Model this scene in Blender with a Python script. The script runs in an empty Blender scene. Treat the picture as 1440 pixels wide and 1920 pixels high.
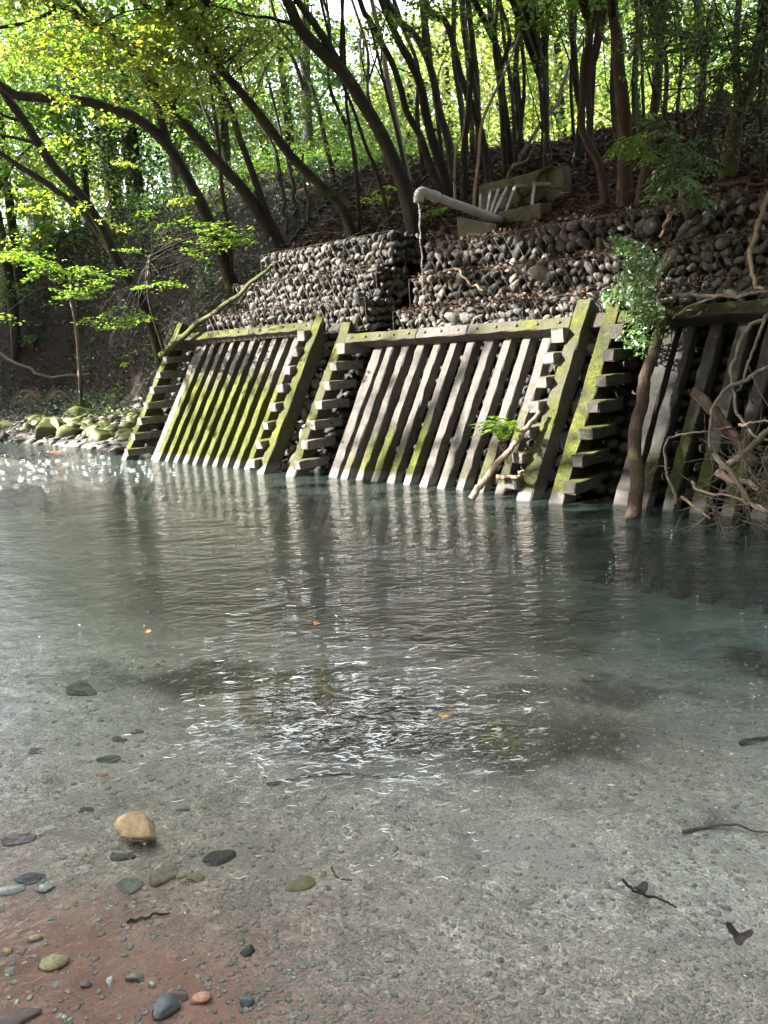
import bpy, math, random
import numpy as np
from mathutils import Vector, Matrix
R = random.Random(7)
NR = np.random.default_rng(11)
SC = bpy.context.scene
COL = SC.collection

# ------------------------------------------------------------------ camera, sky, sun, exposure
PITCH, ROLL, FPX, EYE = 0.2016, 0.0646, 1550.0, 1.5
cF = np.array([0, math.cos(PITCH), -math.sin(PITCH)])
_r = np.array([1.0, 0, 0]); _u = np.cross(_r, cF)
cR = math.cos(ROLL) * _r - math.sin(ROLL) * _u
cU = math.sin(ROLL) * _r + math.cos(ROLL) * _u
C0 = np.array([0, 0, EYE])
cam = bpy.data.cameras.new('camera')
cam.sensor_fit = 'VERTICAL'; cam.sensor_height = 24.0; cam.sensor_width = 18.0
cam.lens = FPX / 1920 * 24.0
cam.clip_start = 0.05; cam.clip_end = 600
camo = bpy.data.objects.new('camera', cam); COL.objects.link(camo)
camo.matrix_world = Matrix(((cR[0], cU[0], -cF[0], 0), (cR[1], cU[1], -cF[1], 0), (cR[2], cU[2], -cF[2], EYE), (0, 0, 0, 1)))
SC.camera = camo

SUN_EL = math.radians(32); SUN_DIR = np.array([-math.cos(SUN_EL), 0.03, math.sin(SUN_EL)])   # towards the sun: from the left
SUN_DIR /= np.linalg.norm(SUN_DIR)
W = bpy.data.worlds.new('World'); SC.world = W; W.use_nodes = True
wn = W.node_tree; bg = wn.nodes['Background']
sky = wn.nodes.new('ShaderNodeTexSky'); sky.sky_type = 'NISHITA'; sky.sun_disc = False
sky.sun_elevation = SUN_EL; sky.sun_rotation = math.radians(270)
sky.air_density = 1.0; sky.dust_density = 3.0; sky.ozone_density = 1.0
hs = wn.nodes.new('ShaderNodeHueSaturation'); hs.inputs['Saturation'].default_value = .3      # thin white cloud
wn.links.new(sky.outputs[0], hs.inputs['Color']); wn.links.new(hs.outputs[0], bg.inputs[0]); bg.inputs[1].default_value = 0.12
sl = bpy.data.lights.new('sun', 'SUN'); sl.energy = 5.0; sl.angle = math.radians(0.5); sl.color = (1.0, 0.95, 0.86)
so = bpy.data.objects.new('sun', sl); COL.objects.link(so)
so.rotation_euler = Vector(-SUN_DIR).to_track_quat('-Z', 'Y').to_euler()
SC.view_settings.view_transform = 'Standard'; SC.view_settings.look = 'None'
SC.view_settings.gamma = 1.0; SC.view_settings.use_curve_mapping = False
SC.view_settings.exposure = 3.0
try:
    SC.cycles.max_bounces = 8; SC.cycles.transparent_max_bounces = 12
    SC.cycles.diffuse_bounces = 3; SC.cycles.glossy_bounces = 3; SC.cycles.transmission_bounces = 4
    SC.cycles.use_denoising = True
    SC.cycles.caustics_reflective = False; SC.cycles.caustics_refractive = False
    SC.cycles.sample_clamp_indirect = 4.0
except Exception:
    pass

# ------------------------------------------------------------------ frames of reference
AZ, DIST, BAT = 0.7921, 8.5554, 0.6301
UD = np.array([math.sin(AZ), -math.cos(AZ), 0]); ND = np.array([-math.cos(AZ), -math.sin(AZ), 0])   # along the wall / out of the wall
ZD = np.array([0, 0, 1.0]); O0 = np.array([0, DIST, 0])
def W3(u, n, z): return O0 + u * UD + n * ND + z * ZD          # wall coordinates to world
def un(p): d = np.asarray(p) - O0; return d @ UD, d @ ND
def ray(px, py): return cF + cR * (px - 720) / FPX + cU * (960 - py) / FPX
def at(px, py, Y): r = ray(px, py); return C0 + r * (Y / r[1])
def on_z(px, py, z): r = ray(px, py); return C0 + r * ((z - EYE) / r[2])
def on_n(px, py, n): r = ray(px, py); return C0 + r * ((n - (C0 - O0) @ ND) / (r @ ND))
def on_batter(px, py, off): r = ray(px, py); return C0 + r * (-((C0 - O0) @ ND + BAT * EYE + off) / (r @ ND + BAT * r[2]))
def project(P):
    d = np.asarray(P) - C0; z = d @ cF
    z = np.where(np.abs(z) < 1e-6, 1e-6, z)
    return 720 + FPX * (d @ cR) / z, 960 - FPX * (d @ cU) / z, z

def sstep(a, b, x):
    t = np.clip((x - a) / (b - a), 0, 1); return t * t * (3 - 2 * t)
def bumps(u, n, k=1.0):
    return (np.sin(u * 1.7 * k + 1.3) * np.sin(n * 2.1 * k + .4) + .6 * np.sin(u * 3.9 * k + n * 1.3 * k) + .45 * np.sin(n * 5.3 * k - u * 2.2 * k + 2)
            + .3 * np.sin(u * 9.1 * k + 1) * np.sin(n * 8.3 * k)) / 2.3
def terrain(u, n):
    u = np.asarray(u, float); n = np.asarray(n, float)
    # river bed and the near shore
    zb = np.interp(n, [-3, -1, 0, 1, 2, 3, 4, 4.7, 5.25, 6, 8, 12, 30], [-.5, -.6, -.62, -.52, -.4, -.26, -.13, -.06, -.012, .02, .5, 3.2, 12.0])
    shal = sstep(-3, -11, u)
    zb = np.where(zb < 0, zb * (1 - .72 * shal), zb) + .012 * bumps(u, n, 2.2) * (n > -.5) + .02 * bumps(u, n, .8)
    # bank behind the retaining wall
    zr = np.interp(u, [-60, -22, -10, -6, -2.5, 0, 3, 12, 40], [6.0, 5.8, 5.75, 5.1, 4.55, 4.3, 4.15, 4.6, 5])
    nr = np.interp(u, [-60, -9, -5, 0, 12], [-8, -7.3, -6.6, -5.6, -5.2])
    t = np.clip((-2.35 - n) / (-2.35 - nr), 0, 1)
    zw = 2.66 + (zr - 2.66) * t ** .9
    zw = np.where(n > -2.35, np.interp(n, [-2.35, -2.25, -1.95, -1.2, -.9], [2.66, 1.9, 1.2, 0, -.6]), zw)
    # gravel bar and steep dark bank left of the wall
    toe = np.interp(u, [-60, -17, -11, -7.5, -5.5], [-5.5, -4.6, -3.4, -1.9, -1.4])
    zl = np.where(n > toe, .02 + (-.35 - n) * .11, 0)
    zt = .02 + (-.35 - toe) * .11
    tt = np.clip((toe - n) / (toe - nr), 0, 1)
    zl = np.where(n <= toe, zt + (zr - zt) * (1 - (1 - tt) ** 1.5), zl)
    k = sstep(-4.6, -6.1, u)
    zk = zw * (1 - k) + zl * k
    # beyond the ridge: a dip, then a sunny hillside
    d = nr - n
    zf = zr - 1.2 * sstep(0, 5, d) + np.maximum(0, d - 9) * .5 * sstep(9, 16, d)
    zf = np.minimum(zf, 14 + np.maximum(0, d - 26) * .12) + .4 * bumps(u, n, .25) * sstep(4, 12, d)
    zk = np.where(d > 0, zf, zk) + .07 * bumps(u, n) * sstep(-2.4, -3.2, n) + .22 * bumps(u, n, .55) * sstep(-3.4, -5, n) * sstep(-4, -7, u)
    sh = np.where(k > .5, sstep(-.9, -.2, n), sstep(-.75, -.5, n))
    return np.where(n > -.1, zb, zk * (1 - sh) + zb * sh)
def hit(px, py, t0=6.0, t1=90.0):
    r = ray(px, py); ts = np.arange(t0, t1, .02); Q = C0 + ts[:, None] * r
    d = Q - O0; z = terrain(d @ UD, d @ ND)
    i = np.argmax(Q[:, 2] <= z)
    return Q[i] if Q[i, 2] <= z[i] else Q[-1]
def ground_z(p): u, n = un(p); return float(terrain(u, n))

# ------------------------------------------------------------------ mesh helpers
def link(name, me, parent=None, mat=None):
    o = bpy.data.objects.new(name, me); COL.objects.link(o)
    if mat is not None and me is not None and not me.materials: me.materials.append(mat)
    if parent is not None: o.parent = parent
    return o
def npmesh(name, V, F, smooth=False):
    V = np.asarray(V, np.float32); F = np.asarray(F, np.int32)
    me = bpy.data.meshes.new(name); k = F.shape[1]
    me.vertices.add(len(V)); me.vertices.foreach_set('co', V.ravel())
    me.loops.add(F.size); me.loops.foreach_set('vertex_index', F.ravel())
    me.polygons.add(len(F)); me.polygons.foreach_set('loop_start', np.arange(0, F.size, k, dtype=np.int32))
    me.polygons.foreach_set('loop_total', np.full(len(F), k, np.int32))
    if smooth: me.polygons.foreach_set('use_smooth', np.ones(len(F), bool))
    me.update(calc_edges=True); me.validate()
    return me
class MB:
    def __init__(s): s.v = []; s.f = []; s.n = 0
    def add(s, V, F):
        V = np.asarray(V, float); s.v.append(V); s.f += [tuple(i + s.n for i in f) for f in F]; s.n += len(V); return s
    def mesh(s, name, smooth=False):
        me = bpy.data.meshes.new(name); V = np.concatenate(s.v)
        me.from_pydata(V.tolist(), [], s.f)
        if smooth: me.polygons.foreach_set('use_smooth', np.ones(len(me.polygons), bool))
        me.update(); return me
    def build(s, name, mat, parent=None, smooth=False, origin=None):
        if origin is not None: s.v = [v - np.asarray(origin) for v in s.v]
        o = link(name, s.mesh(name, smooth), parent, mat)
        if origin is not None and parent is None: o.location = origin
        return o
def prism(rings):
    k = len(rings[0]); V = np.concatenate(rings); F = []
    for i in range(len(rings) - 1):
        for j in range(k):
            F.append((i * k + j, i * k + (j + 1) % k, (i + 1) * k + (j + 1) % k, (i + 1) * k + j))
    F.append(tuple(range(k - 1, -1, -1))); F.append(tuple(range((len(rings) - 1) * k, len(rings) * k)))
    return V, F
def timber(p0, p1, ax, ay, w, h, cut0=None, ch=.009, seg=.12, rough=.0035):
    """A beam from p0 to p1; (w along ax, h along ay), p0 and p1 at the middle of the section; chamfered edges, slightly uneven."""
    p0, p1, ax, ay = map(np.asarray, (p0, p1, ax, ay)); L = np.linalg.norm(p1 - p0)
    sec = [(-w/2+ch, -h/2), (w/2-ch, -h/2), (w/2, -h/2+ch), (w/2, h/2-ch), (w/2-ch, h/2), (-w/2+ch, h/2), (-w/2, h/2-ch), (-w/2, -h/2+ch)]
    m = max(2, int(L / seg) + 1); d = (p1 - p0) / L; rings = []
    ts = [0] + list(np.linspace(ch / L, 1 - ch / L, m)) + [1]
    for i, t in enumerate(ts):
        k = 1 - 2 * ch / min(w, h) if i in (0, len(ts) - 1) else 1.0
        c = p0 + (p1 - p0) * t
        rings.append(np.array([c + ax * x * k + ay * y * k + NR.normal(0, rough, 3) for x, y in sec]))
    return prism(rings)
def catmull(pts, per=5):
    P = [np.asarray(p, float) for p in pts]
    if len(P) < 3: return np.array([P[0] + (P[-1] - P[0]) * t for t in np.linspace(0, 1, per + 1)])
    Q = [2 * P[0] - P[1]] + P + [2 * P[-1] - P[-2]]; out = []
    for i in range(1, len(Q) - 2):
        a, b, c, d = Q[i - 1:i + 3]
        for t in np.linspace(0, 1, per, endpoint=False):
            out.append(.5 * (2 * b + (c - a) * t + (2 * a - 5 * b + 4 * c - d) * t * t + (3 * b - a - 3 * c + d) * t ** 3))
    out.append(P[-1]); return np.array(out)
def tube(pts, rad, sides=8, noise=.06):
    pts = np.asarray(pts, float); m = len(pts)
    rad = np.interp(np.linspace(0, 1, m), np.linspace(0, 1, len(rad)), rad)
    T = np.gradient(pts, axis=0); T /= np.linalg.norm(T, axis=1)[:, None] + 1e-9
    ref = np.array([1, 0, 0]) if abs(T[0][0]) < .8 else np.array([0, 1, 0])
    a = np.cross(T[0], ref); a /= np.linalg.norm(a); rings = []
    ph = np.linspace(0, 2 * math.pi, sides, endpoint=False)
    lob = 1 + noise * np.sin(ph * 2 + NR.uniform(0, 6)) + noise * .7 * np.sin(ph * 3 + NR.uniform(0, 6))
    for i in range(m):
        a = a - T[i] * (a @ T[i]); a /= np.linalg.norm(a) + 1e-9; b = np.cross(T[i], a)
        r = rad[i] * lob * (1 + NR.normal(0, noise * .6, sides))
        rings.append(pts[i] + np.outer(np.cos(ph) * r, a) + np.outer(np.sin(ph) * r, b))
    return prism(rings)
_ICO = {}
def ico(sub):
    if sub not in _ICO:
        import bmesh
        bm = bmesh.new(); bmesh.ops.create_icosphere(bm, subdivisions=sub, radius=1)
        bm.verts.ensure_lookup_table()
        _ICO[sub] = (np.array([v.co[:] for v in bm.verts]), np.array([[v.index for v in f.verts] for f in bm.faces])); bm.free()
    return _ICO[sub]
def rock(sub, sc, amp=.18, facet=0, seed=0):
    g = np.random.default_rng(seed); V, F = ico(sub); V = V.copy()
    for _ in range(5):
        k = g.normal(0, 1.5, 3); V = V * (1 + amp * .4 * np.sin(V @ k + g.uniform(0, 6)))[:, None]
    for _ in range(facet):
        n = g.normal(0, 1, 3); n /= np.linalg.norm(n); h = g.uniform(.34, .6) if facet > 8 else g.uniform(.42, .75) if facet > 4 else g.uniform(.5, .8)
        d = V @ n - h; V = V - np.where(d > 0, d, 0)[:, None] * n * .95
    return V * np.asarray(sc), F
def leaves(Cc, size, flat=.55, ratio=.62, droop=0.0, rng=NR, direction=None):
    """one folded diamond per leaf"""
    Cc = np.asarray(Cc, float); N = len(Cc); size = np.broadcast_to(size, (N,)) * rng.uniform(.65, 1.3, N)
    d = rng.normal(0, 1, (N, 3)); d[:, 2] *= (1 - flat)
    if direction is not None: d = d * .5 + np.asarray(direction)
    d[:, 2] -= droop; d /= np.linalg.norm(d, axis=1)[:, None] + 1e-9
    n = rng.normal(0, 1, (N, 3)) * (1 - flat) + np.array([0, 0, 1.0]); s = np.cross(d, n); s /= np.linalg.norm(s, axis=1)[:, None] + 1e-9
    n = np.cross(s, d); L = size[:, None]; w = L * ratio * .5; up = n * L * .1
    V = np.stack([Cc - d * L * .5, Cc + s * w + up - d * L * .05, Cc + d * L * .5 - up * .6, Cc - s * w + up - d * L * .05], 1).reshape(-1, 3)
    b = np.arange(N)[:, None] * 4
    return V, np.concatenate([b + np.array([[0, 1, 2]]), b + np.array([[0, 2, 3]])], 0)
def thing(name, label, cat, loc, group=None):
    o = bpy.data.objects.new(name, None); COL.objects.link(o); o.location = loc; o.empty_display_size = .1
    return tag(o, label, cat, group)
def tag(o, label=None, cat=None, group=None, kind=None):
    if label: o['label'] = label
    if cat: o['category'] = cat
    if group: o['group'] = group
    if kind: o['kind'] = kind
    return o

# ------------------------------------------------------------------ materials
def newmat(name):
    m = bpy.data.materials.new(name); m.use_nodes = True; nt = m.node_tree
    for n in list(nt.nodes): nt.nodes.remove(n)
    out = nt.nodes.new('ShaderNodeOutputMaterial'); return m, nt, out
def nd(nt, t, **kw):
    n = nt.nodes.new(t)
    for k, v in kw.items():
        if k.startswith('i_'): n.inputs[k[2:].replace('_', ' ')].default_value = v
        else: setattr(n, k, v)
    return n
def noise(nt, scale, detail=5, rough=.6, vec=None, dist=0.0):
    n = nd(nt, 'ShaderNodeTexNoise'); n.inputs['Scale'].default_value = scale; n.inputs['Detail'].default_value = detail
    n.inputs['Roughness'].default_value = rough; n.inputs['Distortion'].default_value = dist
    if vec is not None: nt.links.new(vec, n.inputs['Vector'])
    return n.outputs['Fac']
def ramp(nt, fac, stops):
    r = nd(nt, 'ShaderNodeValToRGB'); e = r.color_ramp.elements
    while len(e) < len(stops): e.new(.5)
    for el, (p, c) in zip(e, stops): el.position = p; el.color = (*c, 1) if len(c) == 3 else c
    nt.links.new(fac, r.inputs[0]); return r.outputs[0]
def g3(v): return (v, v, v)
def mixc(nt, fac, a, b, mode='MIX'):
    m = nd(nt, 'ShaderNodeMix', data_type='RGBA', blend_type=mode)
    for i, x in ((0, fac), (6, a), (7, b)):
        if isinstance(x, (tuple, float, int)): m.inputs[i].default_value = (*x, 1) if isinstance(x, tuple) else x
        else: nt.links.new(x, m.inputs[i])
    return m.outputs[2]
def math_(nt, op, a, b=None, clamp=False):
    m = nd(nt, 'ShaderNodeMath', operation=op, use_clamp=clamp)
    for i, x in ((0, a), (1, b)):
        if x is None: continue
        if isinstance(x, (float, int)): m.inputs[i].default_value = x
        else: nt.links.new(x, m.inputs[i])
    return m.outputs[0]
def attr(nt, name, typ='GEOMETRY'):
    return nd(nt, 'ShaderNodeAttribute', attribute_type=typ, attribute_name=name)
def geo_pos(nt): return nd(nt, 'ShaderNodeNewGeometry').outputs['Position']
def bump(nt, h, strength, dist=.02, normal=None):
    b = nd(nt, 'ShaderNodeBump'); b.inputs['Strength'].default_value = strength; b.inputs['Distance'].default_value = dist
    nt.links.new(h, b.inputs['Height'])
    if normal is not None: nt.links.new(normal, b.inputs['Normal'])
    return b.outputs['Normal']
def principled(nt, out, color, rough=.8, normal=None, spec=.4):
    p = nd(nt, 'ShaderNodeBsdfPrincipled'); p.inputs['Specular IOR Level'].default_value = spec
    for s, x in (('Base Color', color), ('Roughness', rough)):
        if isinstance(x, tuple): p.inputs[s].default_value = (*x, 1)
        elif isinstance(x, (float, int)): p.inputs[s].default_value = x
        else: nt.links.new(x, p.inputs[s])
    if normal is not None: nt.links.new(normal, p.inputs['Normal'])
    nt.links.new(p.outputs[0], out.inputs[0]); return p
def obj_random(nt): return nd(nt, 'ShaderNodeObjectInfo').outputs['Random']
def isl_random(nt): return nd(nt, 'ShaderNodeNewGeometry').outputs['Random Per Island']

def leaf_mat(name, stops, trans, tmix=.45, gloss=.06):
    m, nt, out = newmat(name); r = isl_random(nt)
    c = ramp(nt, r, stops)
    tc = mixc(nt, 1.0, c, trans, 'MULTIPLY')
    d = nd(nt, 'ShaderNodeBsdfDiffuse'); nt.links.new(c, d.inputs[0])
    t = nd(nt, 'ShaderNodeBsdfTranslucent'); nt.links.new(tc, t.inputs[0])
    mx = nd(nt, 'ShaderNodeMixShader'); mx.inputs[0].default_value = tmix
    nt.links.new(d.outputs[0], mx.inputs[1]); nt.links.new(t.outputs[0], mx.inputs[2])
    gl = nd(nt, 'ShaderNodeBsdfGlossy'); gl.inputs['Roughness'].default_value = .4; gl.inputs[0].default_value = (.9, .9, .9, 1)
    m2 = nd(nt, 'ShaderNodeMixShader'); m2.inputs[0].default_value = gloss
    nt.links.new(mx.outputs[0], m2.inputs[1]); nt.links.new(gl.outputs[0], m2.inputs[2]); nt.links.new(m2.outputs[0], out.inputs[0])
    return m
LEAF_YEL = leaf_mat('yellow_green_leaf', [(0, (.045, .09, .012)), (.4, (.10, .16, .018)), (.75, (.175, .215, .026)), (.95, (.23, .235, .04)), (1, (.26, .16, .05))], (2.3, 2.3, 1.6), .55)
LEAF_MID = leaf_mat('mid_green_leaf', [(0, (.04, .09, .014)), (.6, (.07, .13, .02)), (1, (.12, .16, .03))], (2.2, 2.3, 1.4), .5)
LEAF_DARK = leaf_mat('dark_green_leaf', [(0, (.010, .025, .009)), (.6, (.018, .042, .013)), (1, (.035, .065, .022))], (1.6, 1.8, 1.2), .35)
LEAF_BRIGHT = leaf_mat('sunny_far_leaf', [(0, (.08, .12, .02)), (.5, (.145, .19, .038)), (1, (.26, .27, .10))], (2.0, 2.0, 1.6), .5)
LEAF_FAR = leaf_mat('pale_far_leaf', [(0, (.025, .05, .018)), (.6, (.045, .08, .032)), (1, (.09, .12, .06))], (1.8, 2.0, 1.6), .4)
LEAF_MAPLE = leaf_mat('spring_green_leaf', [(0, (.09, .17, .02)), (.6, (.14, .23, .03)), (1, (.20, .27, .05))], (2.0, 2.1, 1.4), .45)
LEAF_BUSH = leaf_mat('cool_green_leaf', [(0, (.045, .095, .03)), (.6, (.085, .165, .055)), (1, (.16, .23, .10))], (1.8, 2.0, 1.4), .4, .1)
LITTER = leaf_mat('dry_leaf_litter', [(0, (.03, .018, .012)), (.5, (.075, .042, .03)), (.85, (.13, .075, .052)), (1, (.22, .15, .10))], (1, 1, 1), .1, .04)

def bark_mat(name, a, b, moss=.0, rough=.85):
    m, nt, out = newmat(name); P = geo_pos(nt)
    mp = nd(nt, 'ShaderNodeMapping'); mp.inputs['Scale'].default_value = (1, 1, .22); nt.links.new(P, mp.inputs[0])
    f = noise(nt, 38, 6, .65, mp.outputs[0]); f2 = noise(nt, 5, 3, .6, P)
    c = ramp(nt, f, [(.3, a), (.7, b)])
    c = mixc(nt, math_(nt, 'MULTIPLY', f2, .5), c, tuple(x * 1.9 + .01 for x in b))
    if moss:
        mm = ramp(nt, noise(nt, 3.1, 4, .7, P), [(.62 - moss * .25, g3(0)), (.72 - moss * .2, g3(1))])
        c = mixc(nt, mm, c, (.045, .065, .012))
    principled(nt, out, c, rough, bump(nt, f, .7, .03), .25); return m
BARK = bark_mat('dark_bark', (.006, .005, .004), (.020, .016, .012), .3)
BARK_BROWN = bark_mat('brown_bark', (.014, .009, .007), (.048, .031, .022), .2)
BARK_PALE = bark_mat('pale_dead_wood', (.12, .085, .06), (.28, .215, .165))
BARK_GREY = bark_mat('grey_twig', (.06, .05, .04), (.15, .125, .10), .1)
BARK_MOSSY = bark_mat('mossy_bark', (.03, .027, .015), (.08, .075, .035), .9)

def concrete_mat():
    m, nt, out = newmat('mossy_concrete'); P = geo_pos(nt)
    sx = nd(nt, 'ShaderNodeSeparateXYZ'); nt.links.new(P, sx.inputs[0]); z = sx.outputs[2]
    oi = obj_random(nt)
    off = nd(nt, 'ShaderNodeVectorMath', operation='ADD'); nt.links.new(P, off.inputs[0])
    cb = nd(nt, 'ShaderNodeCombineXYZ'); nt.links.new(math_(nt, 'MULTIPLY', oi, 13.0), cb.inputs[0]); nt.links.new(cb.outputs[0], off.inputs[1])
    V = off.outputs[0]
    fine = noise(nt, 70, 5, .7, V); mid = noise(nt, 9, 5, .65, V); big = noise(nt, 2.6, 4, .6, V)
    base = ramp(nt, mid, [(.25, (.05, .045, .04)), (.5, (.125, .115, .104)), (.75, (.25, .232, .218))])
    base = mixc(nt, .35, base, ramp(nt, fine, [(.3, (.04, .036, .033)), (.7, (.24, .22, .207))]))
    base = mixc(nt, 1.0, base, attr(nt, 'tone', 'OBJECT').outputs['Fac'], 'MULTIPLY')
    rust = ramp(nt, math_(nt, 'ADD', noise(nt, 5.5, 4, .7, V), math_(nt, 'MULTIPLY', z, -.16)), [(.56, g3(0)), (.68, g3(1))])
    base = mixc(nt, math_(nt, 'MULTIPLY', rust, attr(nt, 'rust', 'OBJECT').outputs['Fac']), base, (.17, .085, .035))
    mt = attr(nt, 'moss_top', 'OBJECT').outputs['Fac']; mo = attr(nt, 'moss', 'OBJECT').outputs['Fac']
    h = math_(nt, 'MULTIPLY', math_(nt, 'SUBTRACT', mt, z), 2.6)
    h = math_(nt, 'MINIMUM', h, 1.0)
    # moss sits where the noise is high, below moss_top and above the splash line, and more on faces that look up
    nz = nd(nt, 'ShaderNodeSeparateXYZ'); nt.links.new(nd(nt, 'ShaderNodeNewGeometry').outputs['Normal'], nz.inputs[0])
    up = math_(nt, 'MULTIPLY', math_(nt, 'MAXIMUM', nz.outputs[2], -.3), .4)
    s = math_(nt, 'ADD', math_(nt, 'ADD', math_(nt, 'MULTIPLY', big, .9), math_(nt, 'MULTIPLY', mid, .7)), math_(nt, 'ADD', up, math_(nt, 'MULTIPLY', math_(nt, 'SUBTRACT', fine, .5), .7)))
    s = math_(nt, 'ADD', math_(nt, 'ADD', s, mo), math_(nt, 'SUBTRACT', math_(nt, 'MULTIPLY', h, .6), .25))
    mask = ramp(nt, math_(nt, 'MULTIPLY', s, .5), [(.64, g3(0)), (.84, g3(1))])
    splash = ramp(nt, math_(nt, 'ADD', z, math_(nt, 'MULTIPLY', mid, .08)), [(.10, g3(0)), (.16, g3(1))])
    mask = math_(nt, 'MULTIPLY', mask, splash)
    mcol = ramp(nt, math_(nt, 'ADD', math_(nt, 'MULTIPLY', noise(nt, 26, 5, .7, V), .7), math_(nt, 'MULTIPLY', big, .35)),
                [(.3, (.032, .038, .006)), (.5, (.064, .074, .012)), (.68, (.122, .130, .024))])
    col = mixc(nt, mask, base, mcol)
    lime = math_(nt, 'MULTIPLY', math_(nt, 'SUBTRACT', 1.0, splash), ramp(nt, math_(nt, 'ADD', z, .1), [(.08, g3(0)), (.11, g3(.6))]))          # pale lime crust at the waterline
    col = mixc(nt, lime, col, (.22, .21, .195))
    hb = math_(nt, 'ADD', math_(nt, 'MULTIPLY', fine, .4), math_(nt, 'MULTIPLY', math_(nt, 'MULTIPLY', mask, noise(nt, 55, 6, .75, V)), 1.6))
    principled(nt, out, col, .88, bump(nt, hb, .8, .02), .25)
    return m
CONC = concrete_mat()

def stone_mat(name, stops, speck=.3, rough=.62, moss=0.0, sc=1.0, rnd='object'):
    m, nt, out = newmat(name); tc = nd(nt, 'ShaderNodeTexCoord').outputs['Object']
    oi = obj_random(nt) if rnd == 'object' else isl_random(nt)
    off = nd(nt, 'ShaderNodeVectorMath', operation='ADD'); nt.links.new(tc, off.inputs[0])
    cb = nd(nt, 'ShaderNodeCombineXYZ'); nt.links.new(math_(nt, 'MULTIPLY', oi, 37.0), cb.inputs[0]); nt.links.new(cb.outputs[0], off.inputs[1])
    V = off.outputs[0]
    c = ramp(nt, oi, stops)
    f = noise(nt, 9 * sc, 6, .7, V); f2 = noise(nt, 60 * sc, 4, .7, V)
    c = mixc(nt, .75, c, ramp(nt, f, [(.3, g3(.5)), (.5, g3(1.0)), (.72, g3(1.5))]), 'MULTIPLY')
    c = mixc(nt, speck, c, ramp(nt, f2, [(.35, g3(.35)), (.65, g3(1.3))]), 'MULTIPLY')
    if moss:
        nz = nd(nt, 'ShaderNodeSeparateXYZ'); nt.links.new(nd(nt, 'ShaderNodeNewGeometry').outputs['Normal'], nz.inputs[0])
        s = math_(nt, 'ADD', math_(nt, 'MULTIPLY', nz.outputs[2], .55), math_(nt, 'MULTIPLY', noise(nt, 4 * sc, 5, .7, V), .9))
        mk = ramp(nt, s, [(.95 - moss * .55, g3(0)), (1.08 - moss * .55, g3(1))])
        c = mixc(nt, mk, c, ramp(nt, f2, [(.3, (.03, .038, .006)), (.7, (.11, .122, .019))]))
    principled(nt, out, c, rough, bump(nt, math_(nt, 'ADD', f, math_(nt, 'MULTIPLY', f2, .3)), .45, .02), .35)
    return m
STONE = stone_mat('river_cobble', [(0, (.024, .023, .021)), (.3, (.055, .053, .048)), (.6, (.092, .087, .077)), (.82, (.135, .125, .108)), (.94, (.20, .186, .165)), (1, (.09, .064, .052))], sc=2)
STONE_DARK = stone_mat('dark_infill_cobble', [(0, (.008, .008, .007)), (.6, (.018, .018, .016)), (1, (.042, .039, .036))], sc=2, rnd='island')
MOSSROCK = stone_mat('mossy_rock', [(0, (.03, .03, .027)), (1, (.08, .077, .067))], moss=.95)
PEBBLE = stone_mat('pebbles', [(0, (.27, .26, .24)), (.2, (.40, .38, .34)), (.4, (.50, .475, .42)), (.55, (.38, .33, .30)), (.7, (.48, .43, .35)), (.8, (.30, .345, .335)), (.9, (.58, .55, .52)), (.96, (.42, .24, .16)), (1, (.72, .70, .66))], sc=6, rnd='island')
def plain_mat(name, a, b, scale=14, rough=.6, metal=0.0, bumpk=.4):
    m, nt, out = newmat(name); tc = nd(nt, 'ShaderNodeTexCoord').outputs['Object']
    f = noise(nt, scale, 6, .68, tc); c = ramp(nt, f, [(.3, a), (.7, b)])
    p = principled(nt, out, c, rough, bump(nt, f, bumpk, .02)); p.inputs['Metallic'].default_value = metal; return m
RUST = plain_mat('rusty_bolt', (.03, .018, .012), (.12, .06, .035), 60)
WIRE = plain_mat('dull_wire', (.05, .045, .04), (.12, .11, .10), 40, .5, .4)
PVC = plain_mat('grey_plastic_pipe', (.24, .245, .25), (.36, .365, .37), 9, .35, 0, .1)
STEEL = plain_mat('pale_steel_bar', (.11, .115, .12), (.21, .215, .22), 25, .35, .3, .1)
BASIN = plain_mat('mossy_basin_concrete', (.022, .025, .013), (.085, .082, .05), 7, .9)
CORE = plain_mat('dark_core_fill', (.012, .011, .010), (.04, .037, .033), 25, .95)

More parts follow.
